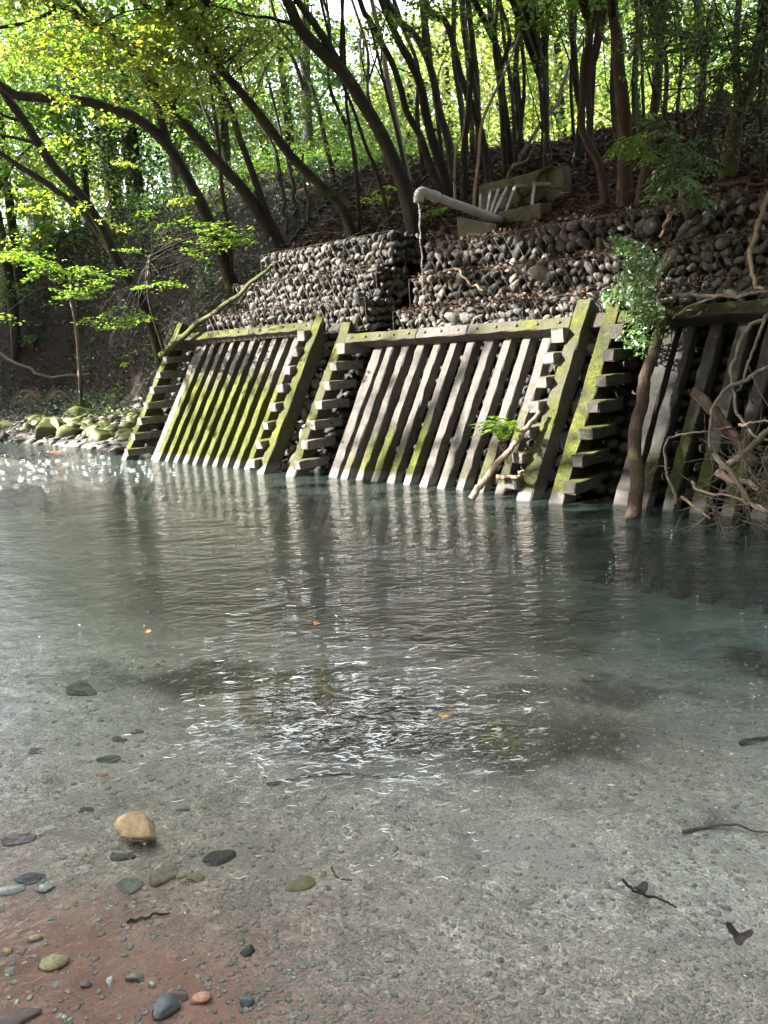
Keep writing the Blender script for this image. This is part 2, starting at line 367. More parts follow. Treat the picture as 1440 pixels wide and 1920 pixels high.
def ground_mat(name, bed=False):
    m, nt, out = newmat(name); P = geo_pos(nt)
    if bed:
        wv = nd(nt, 'ShaderNodeTexNoise'); wv.inputs['Scale'].default_value = 14; wv.inputs['Detail'].default_value = 3; nt.links.new(P, wv.inputs['Vector'])
        sc_ = nd(nt, 'ShaderNodeVectorMath', operation='SCALE'); sc_.inputs['Scale'].default_value = .07; nt.links.new(wv.outputs['Color'], sc_.inputs[0])
        ad = nd(nt, 'ShaderNodeVectorMath', operation='ADD'); nt.links.new(P, ad.inputs[0]); nt.links.new(sc_.outputs[0], ad.inputs[1]); P0, P = P, ad.outputs[0]
    vc = attr(nt, 'tint').outputs['Color']
    f = noise(nt, 6, 7, .7, P); f2 = noise(nt, 45, 5, .7, P)
    c = mixc(nt, .7, vc, ramp(nt, f, [(.3, g3(.45)), (.5, g3(1)), (.72, g3(1.45))]), 'MULTIPLY')
    if bed:
        v = nd(nt, 'ShaderNodeTexVoronoi'); v.inputs['Scale'].default_value = 120; nt.links.new(P, v.inputs['Vector'])
        v2 = nd(nt, 'ShaderNodeTexVoronoi'); v2.inputs['Scale'].default_value = 34; nt.links.new(P, v2.inputs['Vector'])
        sp = nd(nt, 'ShaderNodeSeparateColor'); nt.links.new(v.outputs['Color'], sp.inputs[0])
        sp2 = nd(nt, 'ShaderNodeSeparateColor'); nt.links.new(v2.outputs['Color'], sp2.inputs[0])
        gr = attr(nt, 'gravel').outputs['Fac']
        cc = ramp(nt, sp.outputs[0], [(0, g3(.72)), (.6, g3(1.0)), (.9, (1.3, 1.27, 1.18)), (.97, (1.7, 1.65, 1.5)), (1, (1.4, .9, .7))])
        cc2 = ramp(nt, sp2.outputs[1], [(0, g3(.8)), (.6, g3(1.0)), (.9, g3(1.2)), (1, g3(1.45))])
        c = mixc(nt, gr, c, mixc(nt, 1.0, c, cc, 'MULTIPLY')); c = mixc(nt, math_(nt, 'MULTIPLY', gr, .6), c, mixc(nt, 1.0, c, cc2, 'MULTIPLY'))
        silt = ramp(nt, noise(nt, 2.3, 4, .6, P0), [(.5, g3(0)), (.66, g3(.8))]); c = mixc(nt, silt, c, mixc(nt, .25, vc, (.5, .5, .5), 'MULTIPLY'))
        h = math_(nt, 'SUBTRACT', math_(nt, 'MULTIPLY', f2, .5), math_(nt, 'MULTIPLY', v.outputs['Distance'], math_(nt, 'MULTIPLY', gr, 1.2)))
        sz = nd(nt, 'ShaderNodeSeparateXYZ'); nt.links.new(P, sz.inputs[0])
        rough = ramp(nt, sz.outputs[2], [(0.0, g3(.35)), (.06, g3(.7))])
        principled(nt, out, c, rough, bump(nt, h, .6, .01), .4)
    else:
        c = mixc(nt, .5, c, ramp(nt, f2, [(.3, g3(.4)), (.7, g3(1.5))]), 'MULTIPLY')
        principled(nt, out, c, .95, bump(nt, math_(nt, 'ADD', f, f2), .9, .06), .15)
    return m
GROUND = ground_mat('leafy_soil'); BED = ground_mat('stream_bed', True)

def water_mat():
    m, nt, out = newmat('stream_water'); P = geo_pos(nt)
    mp = nd(nt, 'ShaderNodeMapping'); mp.inputs['Rotation'].default_value = (0, 0, -math.atan2(UD[1], UD[0])); mp.inputs['Scale'].default_value = (.62, 1.15, 1)
    nt.links.new(P, mp.inputs[0]); V = mp.outputs[0]
    rp = attr(nt, 'ripple').outputs['Fac']
    a = noise(nt, 3.2, 3, .5, V, .6); b = noise(nt, 11, 4, .55, V, .8); c = noise(nt, 34, 3, .5, V, .5)
    h = math_(nt, 'ADD', math_(nt, 'MULTIPLY', a, .9), math_(nt, 'ADD', math_(nt, 'MULTIPLY', b, .45), math_(nt, 'MULTIPLY', c, .17)))
    h = math_(nt, 'MULTIPLY', h, rp)
    n = bump(nt, h, 1.0, .06)
    fr = nd(nt, 'ShaderNodeFresnel'); fr.inputs[0].default_value = 1.33; nt.links.new(n, fr.inputs['Normal'])
    tr = nd(nt, 'ShaderNodeBsdfTransparent'); tr.inputs[0].default_value = (.97, .98, .97, 1)
    murk = nd(nt, 'ShaderNodeBsdfDiffuse'); murk.inputs[0].default_value = (.085, .12, .108, 1)
    ms = nd(nt, 'ShaderNodeMixShader'); nt.links.new(attr(nt, 'murk').outputs['Fac'], ms.inputs[0])
    nt.links.new(tr.outputs[0], ms.inputs[1]); nt.links.new(murk.outputs[0], ms.inputs[2])
    gl = nd(nt, 'ShaderNodeBsdfGlossy'); gl.inputs['Roughness'].default_value = .03; nt.links.new(n, gl.inputs['Normal']); gl.inputs[0].default_value = (1, 1, 1, 1)
    mx = nd(nt, 'ShaderNodeMixShader'); nt.links.new(fr.outputs[0], mx.inputs[0]); nt.links.new(ms.outputs[0], mx.inputs[1]); nt.links.new(gl.outputs[0], mx.inputs[2])
    nt.links.new(mx.outputs[0], out.inputs[0]); return m
WATER = water_mat()
def stream_mat():
    m, nt, out = newmat('falling_water'); tr = nd(nt, 'ShaderNodeBsdfTransparent'); gl = nd(nt, 'ShaderNodeBsdfGlossy'); gl.inputs['Roughness'].default_value = .12
    mx = nd(nt, 'ShaderNodeMixShader'); mx.inputs[0].default_value = .22; nt.links.new(tr.outputs[0], mx.inputs[1]); nt.links.new(gl.outputs[0], mx.inputs[2]); nt.links.new(mx.outputs[0], out.inputs[0]); return m
FALL = stream_mat()

# ------------------------------------------------------------------ ground, river bed, water
def gridmesh(name, us, ns, zfun):
    U, N = np.meshgrid(us, ns, indexing='ij'); Z = zfun(U, N)
    V = O0 + U[..., None] * UD + N[..., None] * ND + Z[..., None] * ZD
    i, j = np.meshgrid(np.arange(len(us) - 1), np.arange(len(ns) - 1), indexing='ij'); m = len(ns); a = (i * m + j).ravel()
    me = npmesh(name, V.reshape(-1, 3), np.stack([a, a + 1, a + m + 1, a + m], 1), True)
    return me, U.ravel(), N.ravel(), Z.ravel(), V.reshape(-1, 3)
def graded(*segs):
    out = []
    for a, b, s in segs: out += list(np.arange(a, b, s))
    return np.array(out + [segs[-1][1]])
def col_attr(me, name, C):
    a = me.attributes.new(name, 'FLOAT_COLOR', 'POINT'); a.data.foreach_set('color', np.concatenate([C, np.ones((len(C), 1))], 1).astype(np.float32).ravel())
def f_attr(me, name, x):
    a = me.attributes.new(name, 'FLOAT', 'POINT'); a.data.foreach_set('value', np.asarray(x, np.float32))

me, U, N, Z, V = gridmesh('ground', graded((-120, -40, 4), (-40, -24, 1), (-24, 7, .16), (7, 20, .6), (20, 60, 4)),
                          -graded((.1, 9, .14), (9, 20, .5), (20, 60, 1.2), (60, 140, 5)), terrain)
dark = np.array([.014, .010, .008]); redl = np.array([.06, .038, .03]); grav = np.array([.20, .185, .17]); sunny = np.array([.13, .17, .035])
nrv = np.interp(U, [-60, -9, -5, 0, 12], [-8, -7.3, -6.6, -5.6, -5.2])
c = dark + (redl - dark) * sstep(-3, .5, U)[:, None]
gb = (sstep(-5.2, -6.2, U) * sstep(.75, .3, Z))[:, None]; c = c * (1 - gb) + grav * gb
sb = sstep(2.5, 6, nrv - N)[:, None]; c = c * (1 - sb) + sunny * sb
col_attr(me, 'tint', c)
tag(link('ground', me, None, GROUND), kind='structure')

me, U, N, Z, V = gridmesh('riverbed', graded((-120, -40, 4), (-40, -14, .6), (-14, -2, .2), (-2, 8, .06), (8, 30, .8)),
                          graded((-.1, 2, .08), (2, 6.5, .05), (6.5, 12, .3), (12, 40, 2)), terrain)
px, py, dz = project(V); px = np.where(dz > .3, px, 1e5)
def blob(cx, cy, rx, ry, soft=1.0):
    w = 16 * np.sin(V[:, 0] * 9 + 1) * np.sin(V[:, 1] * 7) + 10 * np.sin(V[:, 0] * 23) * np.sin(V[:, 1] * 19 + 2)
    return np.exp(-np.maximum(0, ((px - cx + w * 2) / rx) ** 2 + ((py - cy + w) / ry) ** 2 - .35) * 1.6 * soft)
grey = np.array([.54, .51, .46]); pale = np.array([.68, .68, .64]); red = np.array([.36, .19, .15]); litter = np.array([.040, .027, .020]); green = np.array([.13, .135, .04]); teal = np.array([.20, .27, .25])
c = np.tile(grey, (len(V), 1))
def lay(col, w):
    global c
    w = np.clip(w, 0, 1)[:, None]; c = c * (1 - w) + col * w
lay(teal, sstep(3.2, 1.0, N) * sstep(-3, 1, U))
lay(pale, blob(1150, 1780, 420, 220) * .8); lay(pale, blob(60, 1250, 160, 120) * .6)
lay(litter, blob(130, 930, 260, 34)); lay(litter, blob(400, 985, 300, 55) * .9); lay(litter, blob(580, 1110, 420, 90) * .92)
lay(litter, blob(920, 1180, 300, 70) * .8); lay(litter, blob(800, 1020, 300, 60) * .6); lay(litter, blob(430, 1275, 300, 34) * .9); lay(litter, blob(650, 1350, 260, 90)); lay(litter, blob(1010, 1390, 260, 62) * .8)
lay(litter, blob(1030, 1300, 330, 22) * .7); lay(litter, blob(1420, 1245, 60, 28) * .9); lay(litter, blob(1340, 1550, 80, 18) * .7); lay(green, blob(960, 1395, 40, 40, 2) * .8); lay(green, blob(560, 1275, 110, 20, 2) * .7)
lay(litter, blob(1210, 1690, 50, 30, 2) * .4)
redw = sstep(-60, 190, py - 1580 - px * .33 + 40 * np.sin(U * 5) + 25 * np.sin(U * 13 + 1)) * (N > 2.5) * (np.abs(px) < 9e4)
redw = np.maximum(redw, sstep(5.6, 6.1, N))
lay(red, redw * .95); lay(red, sstep(-260, 120, py - 1500 - px * .22) * (np.abs(px) < 9e4) * (N > 2.5) * .4)
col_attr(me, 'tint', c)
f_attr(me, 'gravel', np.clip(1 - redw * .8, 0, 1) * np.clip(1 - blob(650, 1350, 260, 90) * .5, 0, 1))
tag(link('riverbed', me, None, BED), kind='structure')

me, U, N, Z, V = gridmesh('water', graded((-120, -40, 4), (-40, -14, .5), (-14, 12, .15), (12, 30, 1)), graded((-1.4, 7.2, .12),), lambda u, n: 0 * u)
px, py, dz = project(V); px = np.where(dz > .3, px, 1e5)
dep = np.maximum(0, -terrain(U, N)); dep[N < -.1] = .5
f_attr(me, 'murk', (1 - np.exp(-np.maximum(0, dep - .1) * 1.8)) * .36)
rip = .34 + .28 * sstep(2.6, .6, N) + .18 * sstep(4.6, 3.0, N) + .10 * sstep(-2, -6, U)
def pb(cx, cy, rx, ry): return np.exp(-((px - cx) / rx) ** 2 - ((py - cy) / ry) ** 2)
rip = rip + 1.6 * pb(640, 1385, 260, 95) + .7 * pb(640, 1180, 220, 90) + .8 * pb(60, 860, 260, 40) + .25 * pb(700, 1040, 300, 40) + .25 * pb(850, 1500, 250, 90)
f_attr(me, 'ripple', rip)
tag(link('water', me, None, WATER), kind='structure')

# ------------------------------------------------------------------ concrete retaining frames
S = .222
NB = -(ND)                                     # into the bank
BD = (ZD - BAT * ND); BD /= np.linalg.norm(BD)     # up the batter
BN = np.cross(UD, BD); BN *= np.sign(BN @ ND)      # out of the batter face
def face(u, z, off): return W3(u, -off - BAT * z, z)
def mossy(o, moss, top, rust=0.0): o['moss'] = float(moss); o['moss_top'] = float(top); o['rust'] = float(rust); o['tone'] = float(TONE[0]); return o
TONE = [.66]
def frame_unit(label, uL, uR, ntop, zt, nrung, battens, zbeam, zL, zR, mosses):
    root = thing('retaining_frame', label, 'retaining wall', W3((uL + (uR or 4.6)) / 2, -.3, 0), 'concrete crib frames holding the river bank')
    org = np.array(root.location)
    def part(name, VF, m, **k):
        V, F = VF; o = MB().add(V - org, F).build(name, CONC, root); return mossy(o, *m)
    zb = -.75
    mp = mosses['post']
    p = .13
    def post(u0, ztop):
        V, F = timber(face(u0 + .075, zb, p + .11), face(u0 + .075, ztop, p + .11), UD, BN, .15, .20)
        k = V[:, 2] > ztop - .03
        return part('post', (V, F), mp)
    post(uL - .155, zL)
    if uR is not None: post(uR + .135, zR)
    for side, uh in ((0, uL), (1, uR)):
        if uh is None: continue
        for k in range(nrung):
            h, w = (.14, .145) if k == 0 else (.107, .128)
            z = zt - k * S
            n0 = -BAT * z
            o = part('header', timber(W3(uh + w / 2, n0, z - h / 2), W3(uh + w / 2, n0 - .46, z - h / 2), UD, ZD, w, h), (mosses['head'] + R.uniform(-.1, .1), 9)); o['tone'] = min(1.1, TONE[0] * 1.7)
            if k and side == 0:
                V, F = rock(1, (.014, .014, .014), .1, 0, k); b = MB().add(V + W3(uh + w + .004, n0 - .27, z - h / 2) - org, F).build('bolt', RUST, o, True)
    # dark rear posts the headers run back to
    if uL is not None: part('rear_post', timber(face(uL + .45, zb, .42), face(uL + .45, zbeam - .02, .42), UD, BN, .15, .16), (-.5, 0))
    for i, ub in enumerate(battens):
        V, F = timber(face(ub, zb, .36), face(ub, zbeam + .02, .36), UD, BN, .108 + R.uniform(-.006, .006), .125)
        m, t, r = mosses['batten'](i); part('batten', (V, F), (m, t, r))
    ua = uL + .0; ue = (uR + .132) if uR is not None else 5.0
    for a, b in mosses.get('split', [(0, 1)]):
        p0 = face(ua + (ue - ua) * a, zbeam, p + .085); p1 = face(ua + (ue - ua) * b - .004, zbeam, p + .085)
        bm_ = part('top_beam', timber(p0, p1, BN, BD, .15, .125, seg=.15), (mosses['beam'](a), 9))
        nbolt = max(1, int(round((ue - ua) * (b - a) / .243)))
        for j in range(nbolt):
            t = (j + .5) / nbolt; q = p0 + (p1 - p0) * t + BN * .076
            V, F = rock(1, (.019, .019, .019), .1, 0, j); MB().add(V + q - org, F).build('bolt', RUST, bm_, True)
    if uR is not None:
        pass
    # cobble fill seen between the battens: many small stones that nobody could pick apart, one part
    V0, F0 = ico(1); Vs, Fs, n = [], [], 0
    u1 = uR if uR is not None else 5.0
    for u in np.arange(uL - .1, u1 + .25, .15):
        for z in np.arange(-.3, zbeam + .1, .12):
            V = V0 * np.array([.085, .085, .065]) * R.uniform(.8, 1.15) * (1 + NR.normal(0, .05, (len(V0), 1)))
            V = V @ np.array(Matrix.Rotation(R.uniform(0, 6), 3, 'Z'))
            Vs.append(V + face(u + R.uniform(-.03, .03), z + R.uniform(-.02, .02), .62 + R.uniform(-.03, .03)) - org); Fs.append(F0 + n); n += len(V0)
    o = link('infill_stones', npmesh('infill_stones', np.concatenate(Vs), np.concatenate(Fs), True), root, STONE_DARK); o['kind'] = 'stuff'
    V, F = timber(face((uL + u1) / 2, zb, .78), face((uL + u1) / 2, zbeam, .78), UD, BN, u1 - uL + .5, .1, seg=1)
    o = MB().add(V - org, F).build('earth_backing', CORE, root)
    return root
frame_unit('far left concrete frame, its sunlit battens covered in bright yellow green moss', -5.5582, -2.4538, 8, 1.7247, 8,
           [-4.93 + .243 * i for i in range(10)], 1.745, 1.96, 1.93,
           dict(post=(.28, 9), head=.06, beam=lambda a: .2, batten=lambda i: (.45, 1.34 + R.uniform(-.06, .06), 0)))
frame_unit('middle concrete frame with bare grey battens, a log and a fern', -1.5846, 1.475, 7, 1.5284, 7,
           [-.90 + .243 * i for i in range(10)], 1.545, 1.73, 1.74,
           dict(post=(.2, 9), head=-.02, beam=lambda a: .12 if a in (0, .6) else -.12, split=[(0, .37), (.37, .6), (.6, 1)],
                batten=lambda i: [(.0, .55, .6), (.22, .75, 1), (.34, .82, .6), (.2, .62, .2), (.38, .85, .4), (.0, .4, 1), (.02, .35, 1), (.08, .6, .5), (.12, .75, .2), (.16, .95, .1)][i]))
TONE[0] = .2  # the right frame's shade is put into a darker concrete colour
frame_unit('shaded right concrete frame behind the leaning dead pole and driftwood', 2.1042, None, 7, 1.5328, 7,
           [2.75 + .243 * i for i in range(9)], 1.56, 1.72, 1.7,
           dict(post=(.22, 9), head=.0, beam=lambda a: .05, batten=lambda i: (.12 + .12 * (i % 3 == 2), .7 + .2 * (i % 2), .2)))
MOSS = leaf_mat('moss_tufts', [(0, (.026, .033, .006)), (.5, (.072, .083, .013)), (1, (.14, .148, .028))], (1.3, 1.3, 1), .3, .02)
def moss_on(root, specs):
    """fine moss standing proud of the battens and posts: (u0, u1, z0, z1, offset of the face, count)"""
    org = np.array(root.location); P = []
    for (u0, u1, z0, z1, off, cnt) in specs:
        z = z0 + (z1 - z0) * NR.uniform(0, 1, cnt) ** 1.15; u = NR.uniform(u0, u1, cnt); k = (np.sin(u * 31 + z * 7) + np.sin(z * 17 + u * 5) + NR.normal(0, .7, cnt)) > -.6
        P.append(np.array([face(a, b, off - .004) for a, b in zip(u[k], z[k])]))
    V, F = leaves(np.concatenate(P), .014, .1, .5); o = link('moss', npmesh('moss', V - org, F), root, MOSS); o['kind'] = 'stuff'
RFS = [o for o in COL.objects if o.name.startswith('retaining_frame')]
moss_on(RFS[0], [(-4.93 + .243 * i - .055, -4.93 + .243 * i + .055, .13, 1.3, .292, 900) for i in range(10)] + [(-5.71, -5.56, .13, 1.9, .13, 700), (-2.32, -2.18, .13, 1.9, .13, 1300)])
moss_on(RFS[1], [(-.9 + .243 * i - .055, -.9 + .243 * i + .055, .13, t_, .292, c_) for i, (t_, c_) in enumerate([(.4, 150), (.6, 250), (.75, 600), (.6, 350), (.8, 700), (.4, 80), (.4, 80), (.6, 120), (.7, 200), (1.0, 400)])] + [(-1.74, -1.59, .13, 1.7, .13, 800), (1.61, 1.75, .13, 1.7, .13, 1500)])
moss_on(RFS[2], [(1.95, 2.10, .13, 1.68, .13, 1700)] + [(2.75 + .243 * i - .055, 2.75 + .243 * i + .055, .13, .9, .292, 400) for i in range(5)])
TONE[0] = .35
# short ties between neighbouring frames
for (a, b, z, lab) in ((-2.16, -1.75, 1.72, 'short dark tie beam linking the mossy left frame and the middle frame'), (1.77, 1.94, 1.55, 'short dark tie beam linking the middle frame and the right frame')):
    o = MB().add(*timber(face(a + .01, z, .3), face(b - .01, z, .3), BN, BD, .14, .16)).build('tie_beam', CONC, None, origin=face((a + b) / 2, z, .3)); mossy(o, -.1, 9)
    tag(o, lab, 'beam', 'tie beams between the frames')

# cobbles, one object each, in the gaps between the frames
COB = []
for k in range(18):
    V, F = rock(2, (1.08 * R.uniform(.85, 1.35), .8 * R.uniform(.8, 1.1), .74 * R.uniform(.75, 1.1)), .34, (k % 3) * 2, 100 + k)
    mm = npmesh('stone', V, F, True); mm.materials.append(STONE); COB.append(mm)
def cobble(parent, p, r, org):
    o = bpy.data.objects.new('stone', R.choice(COB)); COL.objects.link(o); o.parent = parent
    o.location = p - org; o.rotation_euler = (R.uniform(-1, 1), R.uniform(-1, 1), R.uniform(0, 6.28)); o.scale = (r * R.uniform(.9, 1.1), r * R.uniform(.9, 1.1), r * R.uniform(.85, 1.1))
    return o
for (a, b, zt, lab) in ((-2.17, -1.74, 1.75, 'dark cobble column packed between the mossy left frame and the middle frame'), (1.75, 1.95, 1.6, 'dark cobble column packed between the middle frame and the right frame')):
    org = face((a + b) / 2, 0, .6); rt = thing('cobble_column', lab, 'stone fill', org, 'stone columns between the frames')
    for z in np.arange(-.1, zt, .125):
        for u in np.arange(a + .04, b, .15): cobble(rt, face(u + R.uniform(-.02, .02), z + R.uniform(-.02, .02), .42 + R.uniform(-.03, .03)), .078 * R.uniform(.85, 1.15), org)
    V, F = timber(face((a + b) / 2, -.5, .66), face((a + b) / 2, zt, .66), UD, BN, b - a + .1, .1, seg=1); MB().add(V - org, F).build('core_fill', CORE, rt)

# ------------------------------------------------------------------ gabions (stepped baskets of cobbles)
def gabion(label, u0, u1, z0, z1, nf, rr, endface=False, depth=.45):
    org = W3((u0 + u1) / 2, nf - depth / 2, z0); rt = thing('gabion', label, 'gabion', org, 'stepped gabion baskets above the wall')
    # core
    V, F = timber(W3(u0 + .06, nf - depth / 2 - .10, (z0 + z1) / 2), W3(u1 - .06, nf - depth / 2 - .10, (z0 + z1) / 2), ND, ZD, depth - .08, z1 - z0 - .06, seg=1)
    MB().add(V - org, F).build('core_fill', CORE, rt)
    rows = max(2, int(round((z1 - z0) / (rr * 1.62)))); dz = (z1 - z0) / rows
    for k in range(rows):
        u = u0 + rr * R.uniform(.6, 1.1)
        while u < u1 - rr * .5:
            r = rr * R.choice((.72, .85, .95, 1.0, 1.1, 1.35))
            cobble(rt, W3(u, nf - rr * .75 + R.uniform(-.016, .012), z0 + dz * (k + .5) + R.uniform(-.02, .02)), r, org)
            u += r * R.uniform(1.5, 1.9)
        if endface:
            for v in np.arange(.12, depth, rr * 1.7): cobble(rt, W3(u1 - rr * .7, nf - v, z0 + dz * (k + .5) + R.uniform(-.02, .02)), rr * R.uniform(.8, 1.15), org)
    # wire basket
    mb = MB(); t = .003
    def wire(a, b):
        d = b - a; L = np.linalg.norm(d); d = d / L; x = np.cross(d, ND); x /= np.linalg.norm(x) + 1e-9
        r3 = [x * t, (-.5 * x + .87 * ND) * t, (-.5 * x - .87 * ND) * t]
        mb.add(*prism([np.array([a + q for q in r3]), np.array([b + q for q in r3])]))
    nw = nf + .035; H = z1 - z0; st = .13; u = u0 - H * .55
    while u < u1:
        for s in (1, -1):
            a_u, b_u = (u, u + H * .55) if s == 1 else (u + H * .55, u)
            a, b = W3(a_u, nw, z0), W3(b_u, nw, z1)
            if min(a_u, b_u) > u0 and max(a_u, b_u) < u1: wire(a, b)
        u += st
    t = .0045
    wire(W3(u0, nw, z1), W3(u1, nw, z1)); wire(W3(u0, nw, z0 + .01), W3(u1, nw, z0 + .01))
    for uu in np.arange(u0, u1 + .01, (u1 - u0) / max(1, round((u1 - u0) / 1.0))): wire(W3(uu, nw, z0), W3(uu, nw, z1))
    mb.v = [v - org for v in mb.v]; mb.build('wire_mesh', WIRE, rt)
    return rt
gabion('pale cobble gabion, lowest of the left stack, just above the mossy beam', -4.72, -1.34, 1.66, 2.06, -1.30, .056, True, .6)
gabion('pale cobble gabion, middle of the left stack', -4.28, -1.34, 2.07, 2.45, -1.52, .057, True, .6)
gabion('sun dappled cobble gabion, top of the left stack below the leaning trunks', -3.88, -1.28, 2.46, 2.85, -1.76, .058, True, .6)
gabion('low dark cobble gabion behind the middle frame top beam', -1.06, 4.6, 1.50, 1.86, -1.48, .056)
gabion('cobble gabion, middle of the right stack, behind the hanging bush', -1.02, 4.6, 1.87, 2.24, -1.76, .059)
gabion('cobble gabion, top of the right stack under the litter slope', -1.04, 4.6, 2.25, 2.64, -2.06, .066)

# ------------------------------------------------------------------ leaf crowns; gaps are cut in the canopy so the sun reaches the wall
LIT = []
def lit(ua, ub, za, zb, off, k, m=5):
    for u in np.linspace(ua, ub, m):
        for z in np.linspace(za, zb, 3): LIT.append((*face(u, z, off), k))
lit(-5.6, -2.2, .0, 1.9, .2, .96, 7); lit(-1.7, -.9, .3, 1.5, .2, .6, 3); lit(-.6, 1.8, .1, 1.6, .2, .95, 7); lit(1.9, 2.2, .1, 1.5, .2, .6, 2)
for u in np.linspace(-4.5, -1.5, 5):
    for z in (2.0, 2.4, 2.75): LIT.append((*W3(u, -1.5, z), .92))
for u in np.linspace(-.5, 4, 6):
    for z in (1.9, 2.4): LIT.append((*W3(u, -1.8, z), .45))
for (x, y) in ((90, 815), (150, 800), (210, 795), (250, 780)): LIT.append((*on_z(x, y, .25), .95))
for (x, y, Y) in ((60, 520, 11.5), (150, 520, 11.5), (300, 450, 11.5), (350, 500, 11.5), (330, 570, 11.5), (240, 560, 11.5)): LIT.append((*at(x, y, Y), .9))
for (x, y, Y) in ((60, 90, 10), (200, 100, 10), (100, 250, 10), (150, 370, 10), (330, 250, 11)): LIT.append((*at(x, y, Y), .8))
for x in (20, 90, 160, 240, 320): LIT.append((*on_z(x, 860, 0), .8))
LIT = np.array(LIT)
def keep_spray(c, r):
    d = c - LIT[:, :3]; t = d @ SUN_DIR
    dist = np.linalg.norm(d - t[:, None] * SUN_DIR, axis=1)
    hitp = (t > .7) & (dist < r * .8 + .18)
    if hitp.any() and R.random() < LIT[hitp, 3].max(): return False
    q = c - np.array([.2, 1.6, 0]);
    if q[2] > 1.1 * math.hypot(q[0], q[1]) and c[2] > 2 and R.random() < .93: return False          # open sky over the near shallows
    xr, yr, zr_ = project(c)
    x, y, z = project(np.array([c[0], c[1], -c[2]]))          # where the stream mirrors this spray: the bright patch reflects open sky
    if z > .5 and (yr < -20 or zr_ < .5) and ((x - 665) / 300) ** 2 + ((y - 1320) / 270) ** 2 < 1 and R.random() < .94: return False
    x, y, z = project(c)
    if z > .5 and 500 < x < 800 and -800 < y < 45 and R.random() < .7: return False      # the sky gap over the stream
    return True
def spray_leaves(centers, r, n, size, flat=.6, thick=.22, droop=0.0, ratio=.62):
    pts = []
    for c in centers:
        k = max(4, int(n * R.uniform(.7, 1.3))); q = NR.normal(0, 1, (k, 3)); q /= np.linalg.norm(q, axis=1)[:, None]
        q *= (NR.uniform(0, 1, k) ** .45)[:, None] * r * R.uniform(.75, 1.25)
        tilt = NR.normal(0, .25, 2); q[:, 2] = q[:, 2] * thick + q[:, 0] * tilt[0] + q[:, 1] * tilt[1]
        if droop: q[:, 2] -= droop * (q[:, 0] ** 2 + q[:, 1] ** 2) / r
        pts.append(q + c)
    return leaves(np.concatenate(pts), size, flat, ratio, droop * .5)
def crown_on(root, centers, r, n, size, mat, name='crown', twigs_from=None, **k):
    org = np.array(root.location)
    centers = [c for c in centers if keep_spray(np.asarray(c), r)]
    if not centers: return
    V, F = spray_leaves(centers, r, n, size, **k)
    o = link(name, npmesh(name, V - org, F), root, mat)
    if twigs_from is not None:
        mb = MB()
        for c in centers:
            q = np.asarray(twigs_from); j = np.argmin(np.linalg.norm(q - c, axis=1) + NR.uniform(0, .25, len(q))); a = q[j]; L = np.linalg.norm(c - a)
            if L > 2.6: continue
            mid = (a + c) / 2 + NR.normal(0, .08, 3) + np.array([0, 0, .08 * L])
            mb.add(*tube(catmull([a, mid, c, c + (c - mid) * .4], 3), [.006 + .004 * L, .003], 5, .05))
        if mb.n: mb.v = [v - org for v in mb.v]; mb.build('twigs', BARK, root, True)
    return o

